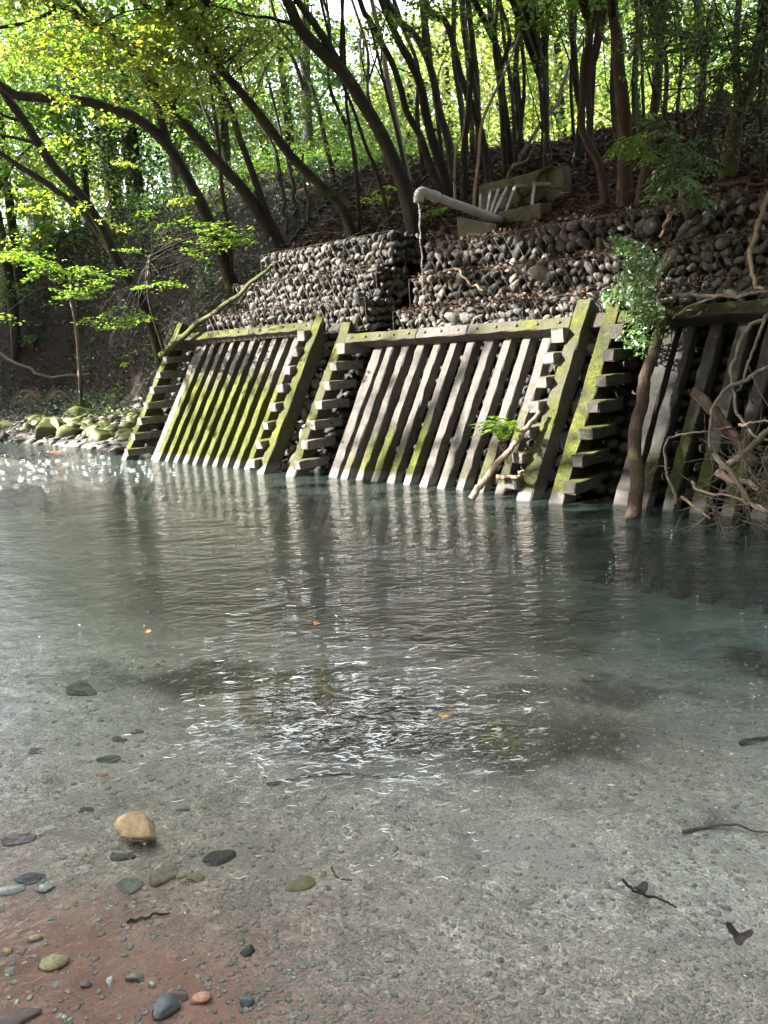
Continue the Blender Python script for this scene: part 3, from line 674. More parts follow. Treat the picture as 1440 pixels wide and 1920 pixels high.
# ------------------------------------------------------------------ trees on the bank
def path3(pxs, base, lean, zmax_extra):
    """pixels of a trunk -> points in space, rooted on the ground at base and drawing nearer to the stream as it rises"""
    Y0 = base[1]; out = [base]
    for (x, y) in pxs:
        p = at(x, y, Y0); h = max(0, p[2] - base[2]); p = at(x, y, Y0 - lean * h); out.append(p)
    if zmax_extra > 0:
        d = out[-1] - out[-2]; d = d / np.linalg.norm(d); d = d * .75 + np.array([0, 0, .5]); d /= np.linalg.norm(d)
        out.append(out[-1] + d * zmax_extra * .5 + NR.normal(0, .08, 3)); out.append(out[-2] + d * zmax_extra + NR.normal(0, .15, 3))
    return out
TREES = {}
def tree(name, label, pxs, wpx, lean=.15, extra=4.0, bark=None, branches=(), leafmat=LEAF_MID, ncrown=34, crad=(2.5, 2.5, 1.7), leaf=.16, group=None, base=None, spr=.65, nleaf=62, cat='tree', wtop=.55):
    b = hit(*pxs[0]) if base is None else np.asarray(base, float)
    pts = path3(pxs[1:], b, lean, extra)
    pts[0] = pts[0] - np.array([0, 0, .12])
    root = thing(name, label, cat, b, group)
    rad = wpx / FPX * b[1] * .43
    C = catmull(pts, 6); m = len(C)
    t = np.linspace(0, 1, m); rr = rad * (1 - (1 - wtop) * t) * (1 + .4 * np.exp(-t * m / 3.0)); rr[-6:] *= np.linspace(1, .35, 6)
    Vv, F = tube(C, rr, 10, .07); MB().add(Vv - b, F).build('trunk', bark or BARK, root, True)
    allp = [C]
    for br in branches:
        bp, bw = br[0], br[1]; ext = br[2] if len(br) > 2 else 1.0
        x0, y0 = bp[0]; prx, pry, _ = project(C); j = int(np.argmin((prx - x0) ** 2 + (pry - y0) ** 2)); a = C[j]
        q = [a]; 
        for i, (x, y) in enumerate(bp[1:]): q.append(at(x, y, a[1] - lean * .6 * (i + 1) * .4))
        if ext > 0:
            d = q[-1] - q[-2]; d /= np.linalg.norm(d); q.append(q[-1] + (d + np.array([0, 0, .2])) * ext)
        Cb = catmull(q, 5); rb = bw / FPX * a[1] * .5
        Vv, F = tube(Cb, [rb, rb * .8, rb * .45], 8, .07); MB().add(Vv - b, F).build('branch', bark or BARK, root, True); allp.append(Cb)
    TREES[len(TREES)] = (root, np.concatenate(allp))
    if ncrown:
        top = C[-1]; cs = []
        for _ in range(int(ncrown * (4.2 if pxs[0][0] > 650 else 3))):
            q = NR.normal(0, 1, 3); q /= np.linalg.norm(q); q *= R.uniform(.35, 1) ** .6; cs.append(top + q * np.array(crad) + np.array([0, 0, .3]) + ND * (R.uniform(0, 8.5) if pxs[0][0] > 650 else R.uniform(0, 2.5)))
        crown_on(root, cs, spr, nleaf, leaf, leafmat, twigs_from=C[m // 2:], flat=.5, thick=.3)
    return root, np.concatenate(allp)
GB = 'trees on the bank above the wall'
t1 = tree('leaning_tree', 'dark leaning tree rising from beside the left ladder of the mossy frame', [(312, 720), (290, 630), (262, 560), (225, 500), (192, 430), (150, 365), (100, 312), (47, 230), (20, 193), (0, 163), (-50, 90)], 24, .22, 2.5, BARK,
          [([(225, 500), (165, 408), (103, 355), (67, 330), (33, 310), (0, 287), (-60, 262)], 13), ([(47, 233), (22, 222), (0, 213), (-40, 190)], 6), ([(63, 270), (35, 260), (0, 253), (-40, 240)], 6)], LEAF_YEL, 26, group=GB, base=hit(312, 705))
t2 = tree('leaning_tree', 'forked dark tree whose long limb arches left above the leaf sprays', [(443, 548), (412, 470), (385, 400), (360, 350), (327, 290), (293, 250), (253, 220), (200, 202), (160, 190), (80, 183), (30, 178), (0, 160), (-60, 130)], 26, .25, 2.5, BARK,
          [([(318, 272), (308, 245), (293, 193), (277, 153), (258, 110), (220, 80), (193, 57), (170, 30), (143, 0)], 14, 2.0)], LEAF_YEL, 26, group=GB)
t3 = tree('leaning_tree', 'long straight leaning trunk crossing the forked tree at the left', [(532, 466), (460, 362), (393, 287), (333, 217), (297, 173), (273, 133), (247, 103), (220, 80), (173, 50), (133, 22), (77, -5)], 22, .25, 3.0, BARK,
          [([(107, 27), (60, 40), (0, 52), (-40, 60)], 6)], LEAF_YEL, 26, group=GB)
t4 = tree('leaning_tree', 'leaning trunk rooted at the left end of the top gabion', [(668, 444), (640, 388), (600, 347), (545, 292), (480, 207), (420, 137), (377, 83), (347, 40), (313, -3), (280, -60)], 22, .22, 3.0, BARK, [], LEAF_YEL, 26, group=GB)
t5 = tree('leaning_tree', 'slender leaning trunk between the two longest leaning trunks', [(536, 464), (500, 400), (477, 333), (450, 260), (433, 207), (410, 160), (383, 117), (350, 63), (310, 37), (260, 0), (215, -40)], 15, .22, 3.0, BARK, [], LEAF_YEL, 22, group=GB)
t6 = tree('thin_tree', 'thin pale stemmed sapling beside the forked leaning tree', [(438, 560), (432, 480), (428, 420), (417, 360), (410, 267), (400, 200), (396, 160)], 10, .1, 2.0, BARK_BROWN, [], LEAF_MID, 14, group=GB)
t7 = tree('leaning_tree', 'thickest leaning trunk at the centre, rooted behind the water pipe', [(782, 432), (757, 347), (737, 300), (713, 247), (680, 193), (647, 140), (603, 97), (563, 53), (547, 17), (530, -40)], 32, .2, 3.5, BARK,
          [([(650, 142), (620, 93), (593, 50), (557, 0), (545, -30)], 15, 2.0), ([(640, 130), (640, 70), (643, 0)], 7, 1.0), ([(552, 52), (530, 40), (500, 32), (470, 30)], 6, .5)], LEAF_MID, 26, group=GB)
tree('thin_tree', 'thin dark stem just left of the thickest leaning trunk', [(674, 440), (670, 353), (660, 267), (650, 200), (647, 133), (645, 60), (640, 0)], 8, .05, 2.5, BARK, [], LEAF_MID, 14, group=GB)
tree('thin_tree', 'thin stem hugging the right side of the thickest leaning trunk base', [(735, 425), (710, 333), (687, 277), (663, 207), (640, 150), (620, 80)], 8, .1, 2.5, BARK, [], LEAF_MID, 12, group=GB)
tree('birch_tree', 'pale grey speckled birch trunk behind the centre leaning trunks', [(770, 340), (757, 300), (743, 233), (733, 180), (723, 127), (713, 67), (697, 0)], 14, 0, 3.5, BARK_GREY, [], LEAF_MID, 22, group=GB)
tree('dark_tree', 'curving dark trunk crossing in front of the birch', [(842, 378), (823, 353), (803, 300), (787, 253), (763, 210), (750, 160), (733, 113), (713, 77), (693, 37), (673, -5)], 15, .12, 3.5, BARK, [], LEAF_MID, 24, group=GB)
tree('dark_tree', 'dark trunk with russet foot right of the pipe elbow', [(846, 372), (830, 320), (810, 260), (797, 207), (790, 167), (773, 123), (747, 77), (733, 43), (713, -5)], 20, .12, 3.5, BARK, [], LEAF_MID, 24, group=GB)
tree('dark_tree', 'dark trunk standing third right of the birch', [(856, 330), (845, 290), (838, 255), (823, 207), (813, 150), (797, 100), (773, 60), (733, 15)], 20, .1, 3.5, BARK, [([(800, 100), (795, 50), (790, 0)], 10, 1.5)], LEAF_MID, 24, group=GB)
tree('dark_tree', 'crooked dark trunk left of the basin, forking near its foot', [(920, 345), (913, 300), (897, 233), (880, 187), (863, 140), (850, 83), (833, 37), (800, 10)], 18, .1, 3.5, BARK, [], LEAF_MID, 24, group=GB)
tree('dark_tree', 'upright wavy dark trunk touching the crooked trunk left of the basin', [(869, 378), (870, 340), (870, 283), (877, 213), (883, 140), (885, 67), (877, 0)], 16, .05, 3.5, BARK, [], LEAF_MID, 24, group=GB)
tree('dark_tree', 'upright dark trunk directly behind the basin slab', [(957, 318), (953, 260), (943, 183), (937, 117), (923, 50), (917, 0)], 17, .02, 3.5, BARK, [([(943, 130), (955, 80), (950, 40), (940, 10)], 8, 1.5)], LEAF_MID, 24, group=GB)
tree('thin_tree', 'thin sunlit bare stem standing left of the metal hoops', [(888, 388), (890, 360), (897, 300), (903, 233), (925, 180), (947, 133), (975, 60)], 7, .0, 1.0, BARK_PALE, [], LEAF_MID, 0, group=GB)
tree('thin_tree', 'twin thin bare stems left of the sunlit stem above the pipe', [(853, 392), (852, 340), (853, 300), (858, 270)], 6, .0, .5, BARK_PALE, [], LEAF_MID, 0, group=GB)
tree('thin_tree', 'slim wavy dark trunk rising beside the basin slab', [(968, 325), (967, 300), (977, 240), (983, 150), (977, 67), (973, 0)], 9, .0, 3, BARK, [([(979, 220), (970, 130), (967, 17)], 6, 1)], LEAF_MID, 14, group=GB)
tree('dark_tree', 'slim dark trunk forking near the top, right of the basin hoops', [(1021, 312), (1022, 250), (1023, 167), (1022, 100), (1017, 40), (1003, 0)], 14, .0, 3.5, BARK, [([(1022, 95), (1027, 50), (1025, 0)], 9, 1.5)], LEAF_MID, 24, group=GB)
tree('dark_tree', 'dark trunk with flared roots on the ridge left of the vine tangle', [(1080, 305), (1088, 250), (1090, 207), (1080, 150), (1075, 83), (1070, 0)], 17, .0, 3.5, BARK, [], LEAF_MID, 24, group=GB)
tree('dark_tree', 'bent dark trunk with a clump of shoots right of the basin', [(1138, 378), (1130, 340), (1120, 300), (1104, 270), (1090, 235), (1093, 187), (1110, 120), (1122, 60), (1130, 0)], 17, .02, 3.0, BARK_BROWN,
     [([(1092, 200), (1093, 117), (1107, 67), (1120, 0)], 11, 1.5), ([(1098, 180), (1117, 110), (1133, 33), (1140, -5)], 8, 1.2), ([(1096, 170), (1104, 80), (1098, 0)], 7, 1.2)], LEAF_MID, 20, group=GB)
tree('straight_tree', 'tall straight brown trunk, thickest upright one right of centre', [(1172, 382), (1170, 333), (1172, 250), (1167, 187), (1160, 127), (1157, 67), (1147, -3)], 29, .0, 4, BARK_BROWN, [], LEAF_MID, 28, group=GB)
tree('straight_tree', 'reddish brown trunk with a bent foot behind the hanging leaf sprays', [(1200, 385), (1205, 350), (1217, 293), (1220, 240), (1229, 187), (1234, 133), (1238, 67), (1244, -3)], 25, .0, 4, BARK_BROWN, [], LEAF_DARK, 28, group=GB)
tree('thin_tree', 'slim dark trunk alone on the ridge at the right', [(1310, 205), (1303, 175), (1297, 150), (1293, 83), (1290, 0)], 13, .0, 4, BARK, [([(1298, 130), (1320, 70), (1335, 10)], 6, 1)], LEAF_DARK, 20, group=GB)
tree('old_tree', 'thick gnarled trunk with peeling bark near the right edge', [(1362, 335), (1370, 290), (1380, 227), (1403, 160), (1420, 100), (1432, 40), (1440, -20)], 36, .0, 4, BARK_BROWN, [([(1385, 220), (1400, 230), (1430, 190), (1445, 120)], 9, 1)], LEAF_DARK, 30, group=GB)
tree('thin_tree', 'thin dark stem at the far right edge beside the gnarled trunk', [(1432, 335), (1428, 260), (1424, 187), (1430, 100), (1438, 0)], 10, .0, 3, BARK, [], LEAF_DARK, 14, group=GB)
for k in range(34):
    px_ = R.uniform(430, 1400); u_ = None; yb = np.interp(px_, [430, 600, 850, 1000, 1180, 1300, 1440], [318, 305, 300, 292, 248, 212, 200]) + R.uniform(-4, 60)
    b = hit(px_, yb); lean_ = np.interp(px_, [430, 800, 1000], [.34, .18, .02]) + R.uniform(-.08, .08); H = R.uniform(3.5, 6)
    STEMS = globals().setdefault('STEMS', {}); xs_ = []
    for (r_, p_) in TREES.values(): xs_.append((abs(project(np.array(r_.location))[0] - project(b)[0]), project(np.array(r_.location))[0] < project(b)[0], r_['label']))
    _, right_, near_ = min(xs_); side_ = 'right of' if right_ else 'left of'; key_ = (side_, near_); STEMS[key_] = STEMS.get(key_, 0) + 1
    if STEMS[key_] > 2: continue
    rt = thing('thin_tree', ('slim dark stem ' if STEMS[key_] == 1 else 'second slim stem ') + side_ + ' the ' + ' '.join(near_.split()[:9]).removesuffix(' the').removesuffix(' in').removesuffix(' of').removesuffix(' right').removesuffix(' left').removesuffix(' beside').removesuffix(' behind'), 'tree', b, 'slim dark stems crowding the ridge')
    C = catmull([b - ZD * .1] + [b + ZD * H * t - np.array([1, .3, 0]) * lean_ * H * t ** 1.3 + NR.normal(0, .07, 3) for t in (.2, .4, .6, .8, 1)], 4); w_ = R.uniform(.022, .055)
    MB().add(*[x - b if i_ == 0 else x for i_, x in enumerate(tube(C, [w_, w_ * .75, w_ * .4], 7, .08))]).build('trunk', BARK, rt, True)
    for j in range(2):
        a = C[R.randrange(8, 15)]; e = a + np.array([R.uniform(-.5, .5), R.uniform(-.4, .4), R.uniform(.7, 1.5)])
        MB().add(*[x - b if i_ == 0 else x for i_, x in enumerate(tube(catmull([a, (a + e) / 2 + NR.normal(0, .08, 3), e], 4), [w_ * .5, w_ * .2], 6, .08))]).build('branch', BARK, rt, True)
# sawn stump
b = hit(1313, 318); rt = thing('tree_stump', 'dark leaning stump with a pale sawn top on the litter slope', 'stump', b)
q = catmull([b - np.array([0, 0, .1]), at(1323, 267, b[1]), at(1340, 217, b[1]), at(1357, 176, b[1])], 5); Vv, F = tube(q, [.15, .11, .10, .105], 10, .08); MB().add(Vv - b, F).build('trunk', BARK, rt, True)
d = q[-1] - q[-2]; d /= np.linalg.norm(d); Vv, F = tube(np.array([q[-1] - d * .01, q[-1] + d * .006]), [.098, .095], 10, .04); MB().add(Vv - b, F).build('sawn_face', BARK_PALE, rt)

# leaf sprays that hang into view from the leaning trees: (tree, centre px, spread px, nearest Y, farthest Y, count, leaf, spray radius)
def pixel_sprays(root, pts, specs, mat, leaf, r, n, name='crown', **k):
    cs = []; leaf *= .88; n = int(n * 1.45)
    for (cx, cy, sx, sy, Ya, Yb, cnt) in specs:
        for _ in range(int(cnt * 1.7)):
            cs.append(at(cx + R.gauss(0, .55) * sx, cy + R.gauss(0, .55) * sy, R.uniform(Ya, Yb)))
    return crown_on(root, cs, r, n, leaf, mat, name, twigs_from=pts, **k)
pixel_sprays(*t1, [(40, 80, 130, 110, 9, 12, 34), (60, 250, 110, 90, 9.5, 12.5, 20), (60, 380, 110, 70, 10, 12.5, 16), (20, 480, 40, 40, 10, 12, 4)], LEAF_YEL, .075, .32, 44)
pixel_sprays(*t2, [(150, 120, 150, 110, 9.5, 12.5, 36), (170, 330, 120, 60, 10.5, 13, 14), (250, 390, 80, 40, 11, 13, 8), (130, 420, 100, 40, 11, 13.5, 8)], LEAF_YEL, .075, .32, 44)
pixel_sprays(*t3, [(290, 70, 140, 80, 10, 13, 26), (300, 180, 80, 60, 10.5, 13, 8)], LEAF_YEL, .075, .3, 42)
pixel_sprays(*t4, [(400, 50, 140, 80, 11, 14, 26), (400, 190, 90, 60, 12, 15, 8), (480, 60, 60, 60, 12, 15, 7)], LEAF_YEL, .075, .3, 40)
pixel_sprays(*t7, [(560, 90, 90, 80, 12, 16, 9), (640, 230, 90, 60, 14, 17, 9), (600, 30, 60, 40, 12, 15, 4)], LEAF_MID, .08, .32, 40)

def shade_overhang(word, u, n, z, cnt=32):  # unseen limbs added above the view to keep sky light off the wall
    root, pts = next(v for v in TREES.values() if word in v[0]['label']); b = np.array(root.location); end = W3(u, n, z)
    hi = pts[pts[:, 2] > 4.2]; a = hi[np.argmin(np.linalg.norm(hi - end, axis=1))]; C = catmull([a, a + (end - a) * .45 + ZD * .5, end, end + ND * .8 - ZD * .15], 6)
    Vv, F = tube(C, [.05, .035, .012], 7, .07); MB().add(Vv - b, F).build('branch', BARK, root, True); cs = []
    while len(cs) < cnt:
        q = C[R.randrange(len(C) // 3, len(C))] + np.array([R.gauss(0, .75), R.gauss(0, .75), R.uniform(-.25, .7)]); x, y, zz = project(q)
        if zz > .3 and y > -75: q = q + ZD * (y + 90) / FPX * zz
        cs.append(q)
    crown_on(root, cs, .6, 66, .15, LEAF_MID, 'crown', twigs_from=C, flat=.55, thick=.3)
for args in (('thickest leaning trunk', -3.2, 1.0, 5.9), ('crossing in front', -1.6, 1.2, 5.5), ('third right', -.2, 1.0, 5.2), ('behind the basin slab', .9, 1.2, 5.0), ('forking near the top', 1.7, .8, 4.9), ('bent dark trunk', 2.6, 1.3, 4.7), ('thickest upright', 3.2, .6, 4.6), ('bent foot', 4.0, 1.4, 4.5),
             ('gnarled', 5.2, .6, 4.5), ('far right edge', 6.2, .8, 4.7), ('bent foot', 3.2, 2.6, 4.7), ('gnarled', 5.0, 2.2, 4.6), ('russet foot', -.9, 2.3, 5.6), ('rooted at the left end', -4.6, .9, 6.2), ('bent dark trunk', 1.4, 2.4, 5.1), ('thickest leaning trunk', -2.4, 2.2, 6.0), ('third right', .2, 2.5, 5.4), ('forking near the top', 2.2, 2.4, 4.9), ('rooted at the left end', -5.4, 2.4, 6.6), ('thickest upright', 4.2, 2.9, 4.8), ('far right edge', 7.4, -1, 4.8), ('gnarled', 6.4, -2, 4.6)): shade_overhang(*args)
# dark, finer foliage at the upper right, hanging from the trees there
def named_tree(word): return next(v for v in TREES.values() if word in v[0]['label'])
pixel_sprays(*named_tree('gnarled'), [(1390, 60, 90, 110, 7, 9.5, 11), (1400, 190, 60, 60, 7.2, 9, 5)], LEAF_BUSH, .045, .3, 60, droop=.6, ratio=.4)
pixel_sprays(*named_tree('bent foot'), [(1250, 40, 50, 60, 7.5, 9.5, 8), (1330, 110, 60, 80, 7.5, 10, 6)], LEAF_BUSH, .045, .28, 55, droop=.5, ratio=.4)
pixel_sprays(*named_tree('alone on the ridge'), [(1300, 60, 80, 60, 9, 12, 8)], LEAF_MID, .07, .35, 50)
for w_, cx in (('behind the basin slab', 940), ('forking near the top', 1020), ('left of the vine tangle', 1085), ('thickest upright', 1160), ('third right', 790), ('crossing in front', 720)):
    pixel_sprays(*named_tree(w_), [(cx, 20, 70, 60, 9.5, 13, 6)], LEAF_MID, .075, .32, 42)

# ------------------------------------------------------------------ trees on the sunny hillside behind the ridge
GH = 'trees on the sunny hillside behind the bank'
def hill_tree(name, label, px, Y, w, hgt, crad, mat, n, leaf, bark=BARK, r=.9, nl=55, cz=.62, lean=0.0):
    r0 = ray(px, 300); p = C0 + r0 * (Y / r0[1]); z = ground_z(p); b = np.array([p[0], p[1], z - .15])
    rt = thing(name, label, 'tree', b, GH); k = 7
    pts = np.array([b + np.array([lean * hgt * t + .12 * math.sin(t * 5 + px), .1 * math.sin(t * 7), hgt * t]) for t in np.linspace(0, 1, k)])
    Vv, F = tube(catmull(pts, 3), [w, w * .8, w * .3], 8, .08); MB().add(Vv - b, F).build('trunk', bark, rt, True)
    for j in range(4):
        a = pts[2 + j % 4]; an = R.uniform(0, 6.28); e = a + np.array([math.cos(an) * crad[0] * .7, math.sin(an) * crad[0] * .7, crad[2] * .5])
        Vv, F = tube(catmull([a, (a + e) / 2 + np.array([0, 0, .3]), e], 4), [w * .4, w * .12], 6, .06); MB().add(Vv - b, F).build('branch', bark, rt, True)
    cs = []
    for _ in range(n):
        q = NR.normal(0, 1, 3); q /= np.linalg.norm(q); q *= R.uniform(.3, 1) ** .6
        cs.append(b + np.array([lean * hgt * cz, 0, hgt * cz]) + q * np.array(crad) * 1.15)
    cs += [c + NR.normal(0, .7, 3) for c in cs[::2]]
    crown_on(rt, cs, r, nl, leaf, mat, flat=.45, thick=.35)
K = [
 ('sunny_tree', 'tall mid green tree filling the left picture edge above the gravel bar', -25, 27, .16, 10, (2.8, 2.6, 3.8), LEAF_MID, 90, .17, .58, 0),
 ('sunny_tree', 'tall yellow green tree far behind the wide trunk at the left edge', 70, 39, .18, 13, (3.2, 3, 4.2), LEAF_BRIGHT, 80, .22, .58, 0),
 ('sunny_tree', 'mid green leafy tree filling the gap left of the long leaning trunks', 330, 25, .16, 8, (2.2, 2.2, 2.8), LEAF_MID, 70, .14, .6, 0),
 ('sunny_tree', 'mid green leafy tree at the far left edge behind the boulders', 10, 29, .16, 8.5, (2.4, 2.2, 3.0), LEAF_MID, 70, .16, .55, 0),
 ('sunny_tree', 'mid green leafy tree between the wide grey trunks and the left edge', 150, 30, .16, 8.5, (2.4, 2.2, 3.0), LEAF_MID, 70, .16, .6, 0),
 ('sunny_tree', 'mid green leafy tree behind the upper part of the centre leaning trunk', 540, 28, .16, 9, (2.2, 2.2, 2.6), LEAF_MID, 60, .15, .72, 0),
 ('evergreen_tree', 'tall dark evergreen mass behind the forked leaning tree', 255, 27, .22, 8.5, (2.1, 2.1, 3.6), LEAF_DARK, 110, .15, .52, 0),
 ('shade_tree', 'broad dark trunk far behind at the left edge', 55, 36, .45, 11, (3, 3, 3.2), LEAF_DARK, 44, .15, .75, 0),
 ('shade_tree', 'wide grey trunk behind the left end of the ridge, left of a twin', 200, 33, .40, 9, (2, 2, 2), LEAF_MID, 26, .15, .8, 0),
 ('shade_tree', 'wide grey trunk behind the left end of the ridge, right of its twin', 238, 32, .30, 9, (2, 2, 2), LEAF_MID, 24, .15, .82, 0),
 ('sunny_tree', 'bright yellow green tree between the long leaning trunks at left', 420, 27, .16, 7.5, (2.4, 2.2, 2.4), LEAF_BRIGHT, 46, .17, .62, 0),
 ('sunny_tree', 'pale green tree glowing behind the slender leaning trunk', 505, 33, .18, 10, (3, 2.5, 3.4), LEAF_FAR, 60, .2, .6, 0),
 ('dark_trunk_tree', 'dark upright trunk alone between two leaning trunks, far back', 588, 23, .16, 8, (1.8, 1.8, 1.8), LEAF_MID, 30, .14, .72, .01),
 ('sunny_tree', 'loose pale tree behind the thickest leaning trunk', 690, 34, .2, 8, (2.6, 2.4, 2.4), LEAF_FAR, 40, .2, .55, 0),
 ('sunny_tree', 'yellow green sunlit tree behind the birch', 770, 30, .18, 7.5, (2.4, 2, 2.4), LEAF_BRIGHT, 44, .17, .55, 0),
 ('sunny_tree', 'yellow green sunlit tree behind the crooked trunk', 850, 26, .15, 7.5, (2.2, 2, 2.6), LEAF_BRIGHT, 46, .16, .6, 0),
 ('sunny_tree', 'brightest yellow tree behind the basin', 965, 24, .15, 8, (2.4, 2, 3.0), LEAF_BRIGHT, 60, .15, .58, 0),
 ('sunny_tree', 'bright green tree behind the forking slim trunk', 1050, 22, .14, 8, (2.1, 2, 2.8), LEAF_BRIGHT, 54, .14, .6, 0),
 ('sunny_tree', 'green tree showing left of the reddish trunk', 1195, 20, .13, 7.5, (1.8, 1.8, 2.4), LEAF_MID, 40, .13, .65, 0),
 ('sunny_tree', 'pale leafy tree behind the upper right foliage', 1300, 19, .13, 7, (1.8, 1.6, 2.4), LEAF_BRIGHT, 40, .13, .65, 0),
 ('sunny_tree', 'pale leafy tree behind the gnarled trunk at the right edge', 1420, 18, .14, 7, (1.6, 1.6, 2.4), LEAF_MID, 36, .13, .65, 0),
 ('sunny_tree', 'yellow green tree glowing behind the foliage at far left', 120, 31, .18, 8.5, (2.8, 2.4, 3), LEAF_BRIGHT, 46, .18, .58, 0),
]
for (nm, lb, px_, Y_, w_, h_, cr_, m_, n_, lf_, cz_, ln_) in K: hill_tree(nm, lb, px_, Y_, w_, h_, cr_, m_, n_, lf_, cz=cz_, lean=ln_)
# distant woods and undergrowth: masses nobody could count
cs = []
for _ in range(1100):
    px_ = R.uniform(-250, 1700); r0 = ray(px_, 300); Y_ = R.uniform(44, 70); p = C0 + r0 * (Y_ / r0[1]); cs.append(np.array([p[0], p[1], ground_z(p) + R.uniform(0, 8.5 - 5.4 * math.exp(-((px_ - 650) / 220) ** 2))]))
V, F = spray_leaves(cs, 1.5, 34, .42, flat=.3, thick=.7)
tag(link('distant_woods', npmesh('distant_woods', V, F), None, LEAF_FAR), kind='stuff')
u = NR.uniform(-45, 25, 26000); n = -NR.uniform(7.2, 38, 26000); nr_ = np.interp(u, [-60, -9, -5, 0, 12], [-8, -7.3, -6.6, -5.6, -5.2]); k = nr_ - n > .8
u, n = u[k], n[k]; z = terrain(u, n); P = O0 + u[:, None] * UD + n[:, None] * ND + (z + NR.uniform(.0, .35, len(u)))[:, None] * ZD
V, F = leaves(P, np.interp(nr_[k] - n, [0, 25], [.10, .28]), .3); tag(link('hillside_undergrowth', npmesh('hillside_undergrowth', V, F), None, LEAF_BRIGHT), kind='stuff')

# low shrubs along the ridge
def shrub(label, px, py, sx, sy, cnt, mat, leaf, r, n, name='ridge_shrub', group='low shrubs on the bank', thick=.25, cat='shrub', dz=.35):
    b = hit(px, py); rt = thing(name, label, cat, b, group); cs = []
    for _ in range(cnt):
        c = b + np.array([R.gauss(0, .5) * sx, R.gauss(0, .5) * sx, abs(R.gauss(0, .6)) * sy + .1]); c[2] = max(c[2], ground_z(c) + .08); cs.append(c)
    V, F = spray_leaves(cs, r, n, leaf, thick=thick); link('foliage', npmesh('foliage', V - b, F), rt, mat)
    mb = MB()
    for c in cs[::2]: mb.add(*tube(catmull([b + NR.normal(0, .04, 3) * np.array([1, 1, 0]) - np.array([0, 0, .05]), (b + c) / 2 + NR.normal(0, .05, 3), c], 3), [.009, .003], 5, .05))
    mb.v = [v - b for v in mb.v]; mb.build('stems', BARK_GREY, rt, True)
    return rt
shrub('low wide green shrub on the ridge left of the centre leaning trunk', 600, 325, 1.3, .4, 22, LEAF_MID, .07, .3, 44)
shrub('low green shrub on the ridge right of the slender leaning trunk', 545, 335, .9, .3, 14, LEAF_MID, .07, .28, 40)
shrub('low green shrub on the ridge behind the birch foot', 690, 318, .8, .35, 12, LEAF_MID, .07, .28, 40)
shrub('small bright shrub between the trunks above the left gabion', 700, 395, .22, .2, 5, LEAF_MAPLE, .06, .16, 30)
shrub('low leafy weeds under the pipe at the basin wall', 812, 418, .25, .1, 6, LEAF_MAPLE, .05, .13, 26)
shrub('dull blue green shrub low on the dark left bank', 62, 650, .5, .25, 8, LEAF_BUSH, .08, .26, 34)
shrub('bright shrub on the ridge at the far left edge', 25, 440, 1.2, .6, 16, LEAF_BRIGHT, .11, .4, 40)
shrub('sunlit shrub on the ridge below the glowing left foliage', 130, 425, 1.0, .3, 12, LEAF_BRIGHT, .10, .4, 40)
shrub('grassy green tuft on the bar behind the mossy boulders', 225, 752, .35, .08, 8, LEAF_MAPLE, .07, .16, 34)
shrub('small green weed tuft at the foot of the sapling', 150, 768, .2, .06, 4, LEAF_MAPLE, .06, .14, 26)

def slope_mass(name, N, u0, u1, n0, n1, h, size, mat, flat=.4):
    k = N // 26; uc, nc = NR.uniform(u0, u1, k), NR.uniform(n0, n1, k); sz = NR.uniform(.12, .5, k); i = NR.integers(0, k, N)
    u_ = uc[i] + NR.normal(0, .6, N) * sz[i]; n_ = nc[i] + NR.normal(0, .6, N) * sz[i]; z_ = terrain(u_, n_) + np.abs(NR.normal(0, .5, N)) * sz[i] * h
    V, F = leaves(O0 + u_[:, None] * UD + n_[:, None] * ND + z_[:, None] * ZD, size, flat); return tag(link(name, npmesh(name, V, F), None, mat), kind='stuff')
slope_mass('bank_undergrowth', 15000, -24, -5.6, -7.6, -2.4, 1.3, .085, LEAF_DARK)
slope_mass('ridge_undergrowth', 9000, -24, 3.5, -8.3, -6.0, 1.5, .09, LEAF_MID)
# young trees with layered bright sprays at the left
def sapling(label, pxs, w, Y, sprs, leaf=.062):
    b = hit(*pxs[0]); Yb = b[1]; pts = [b - np.array([0, 0, .1])]
    for i, (x, y) in enumerate(pxs[1:]): pts.append(at(x, y, Yb + (Y - Yb) * (i + 1) / (len(pxs) - 1)))
    rt = thing('young_maple', label, 'young tree', b, 'young maples on the left bank'); C = catmull(pts, 6)
    Vv, F = tube(C, [w, w * .6], 8, .08); MB().add(Vv - b, F).build('trunk', BARK_GREY, rt, True)
    cs = [at(x + R.gauss(0, 16), y + R.gauss(0, 6), Y + R.uniform(-.8, .8)) for (x, y) in sprs for _ in range(5)]
    crown_on(rt, cs, .27, 58, leaf, LEAF_MAPLE, twigs_from=C, flat=.75, thick=.10)
sapling('young maple with layered bright sprays over the left gravel bar', [(152, 764), (150, 700), (146, 640), (140, 590), (128, 540)], .05, 12.3,
        [(15, 475), (50, 488), (85, 495), (60, 515), (120, 520), (160, 500), (200, 520), (25, 560), (80, 555), (130, 545), (180, 545), (5, 590), (215, 505)])
sapling('young maple with flat sprays between the two leaning trunks at left', [(318, 700), (302, 640), (286, 590), (278, 540), (282, 480)], .035, 12.6,
        [(285, 415), (310, 430), (340, 425), (300, 455), (345, 460), (380, 455), (260, 470), (360, 485), (250, 510), (300, 500), (330, 530), (375, 535), (270, 540), (225, 585), (240, 600), (205, 612), (395, 430), (440, 445)])

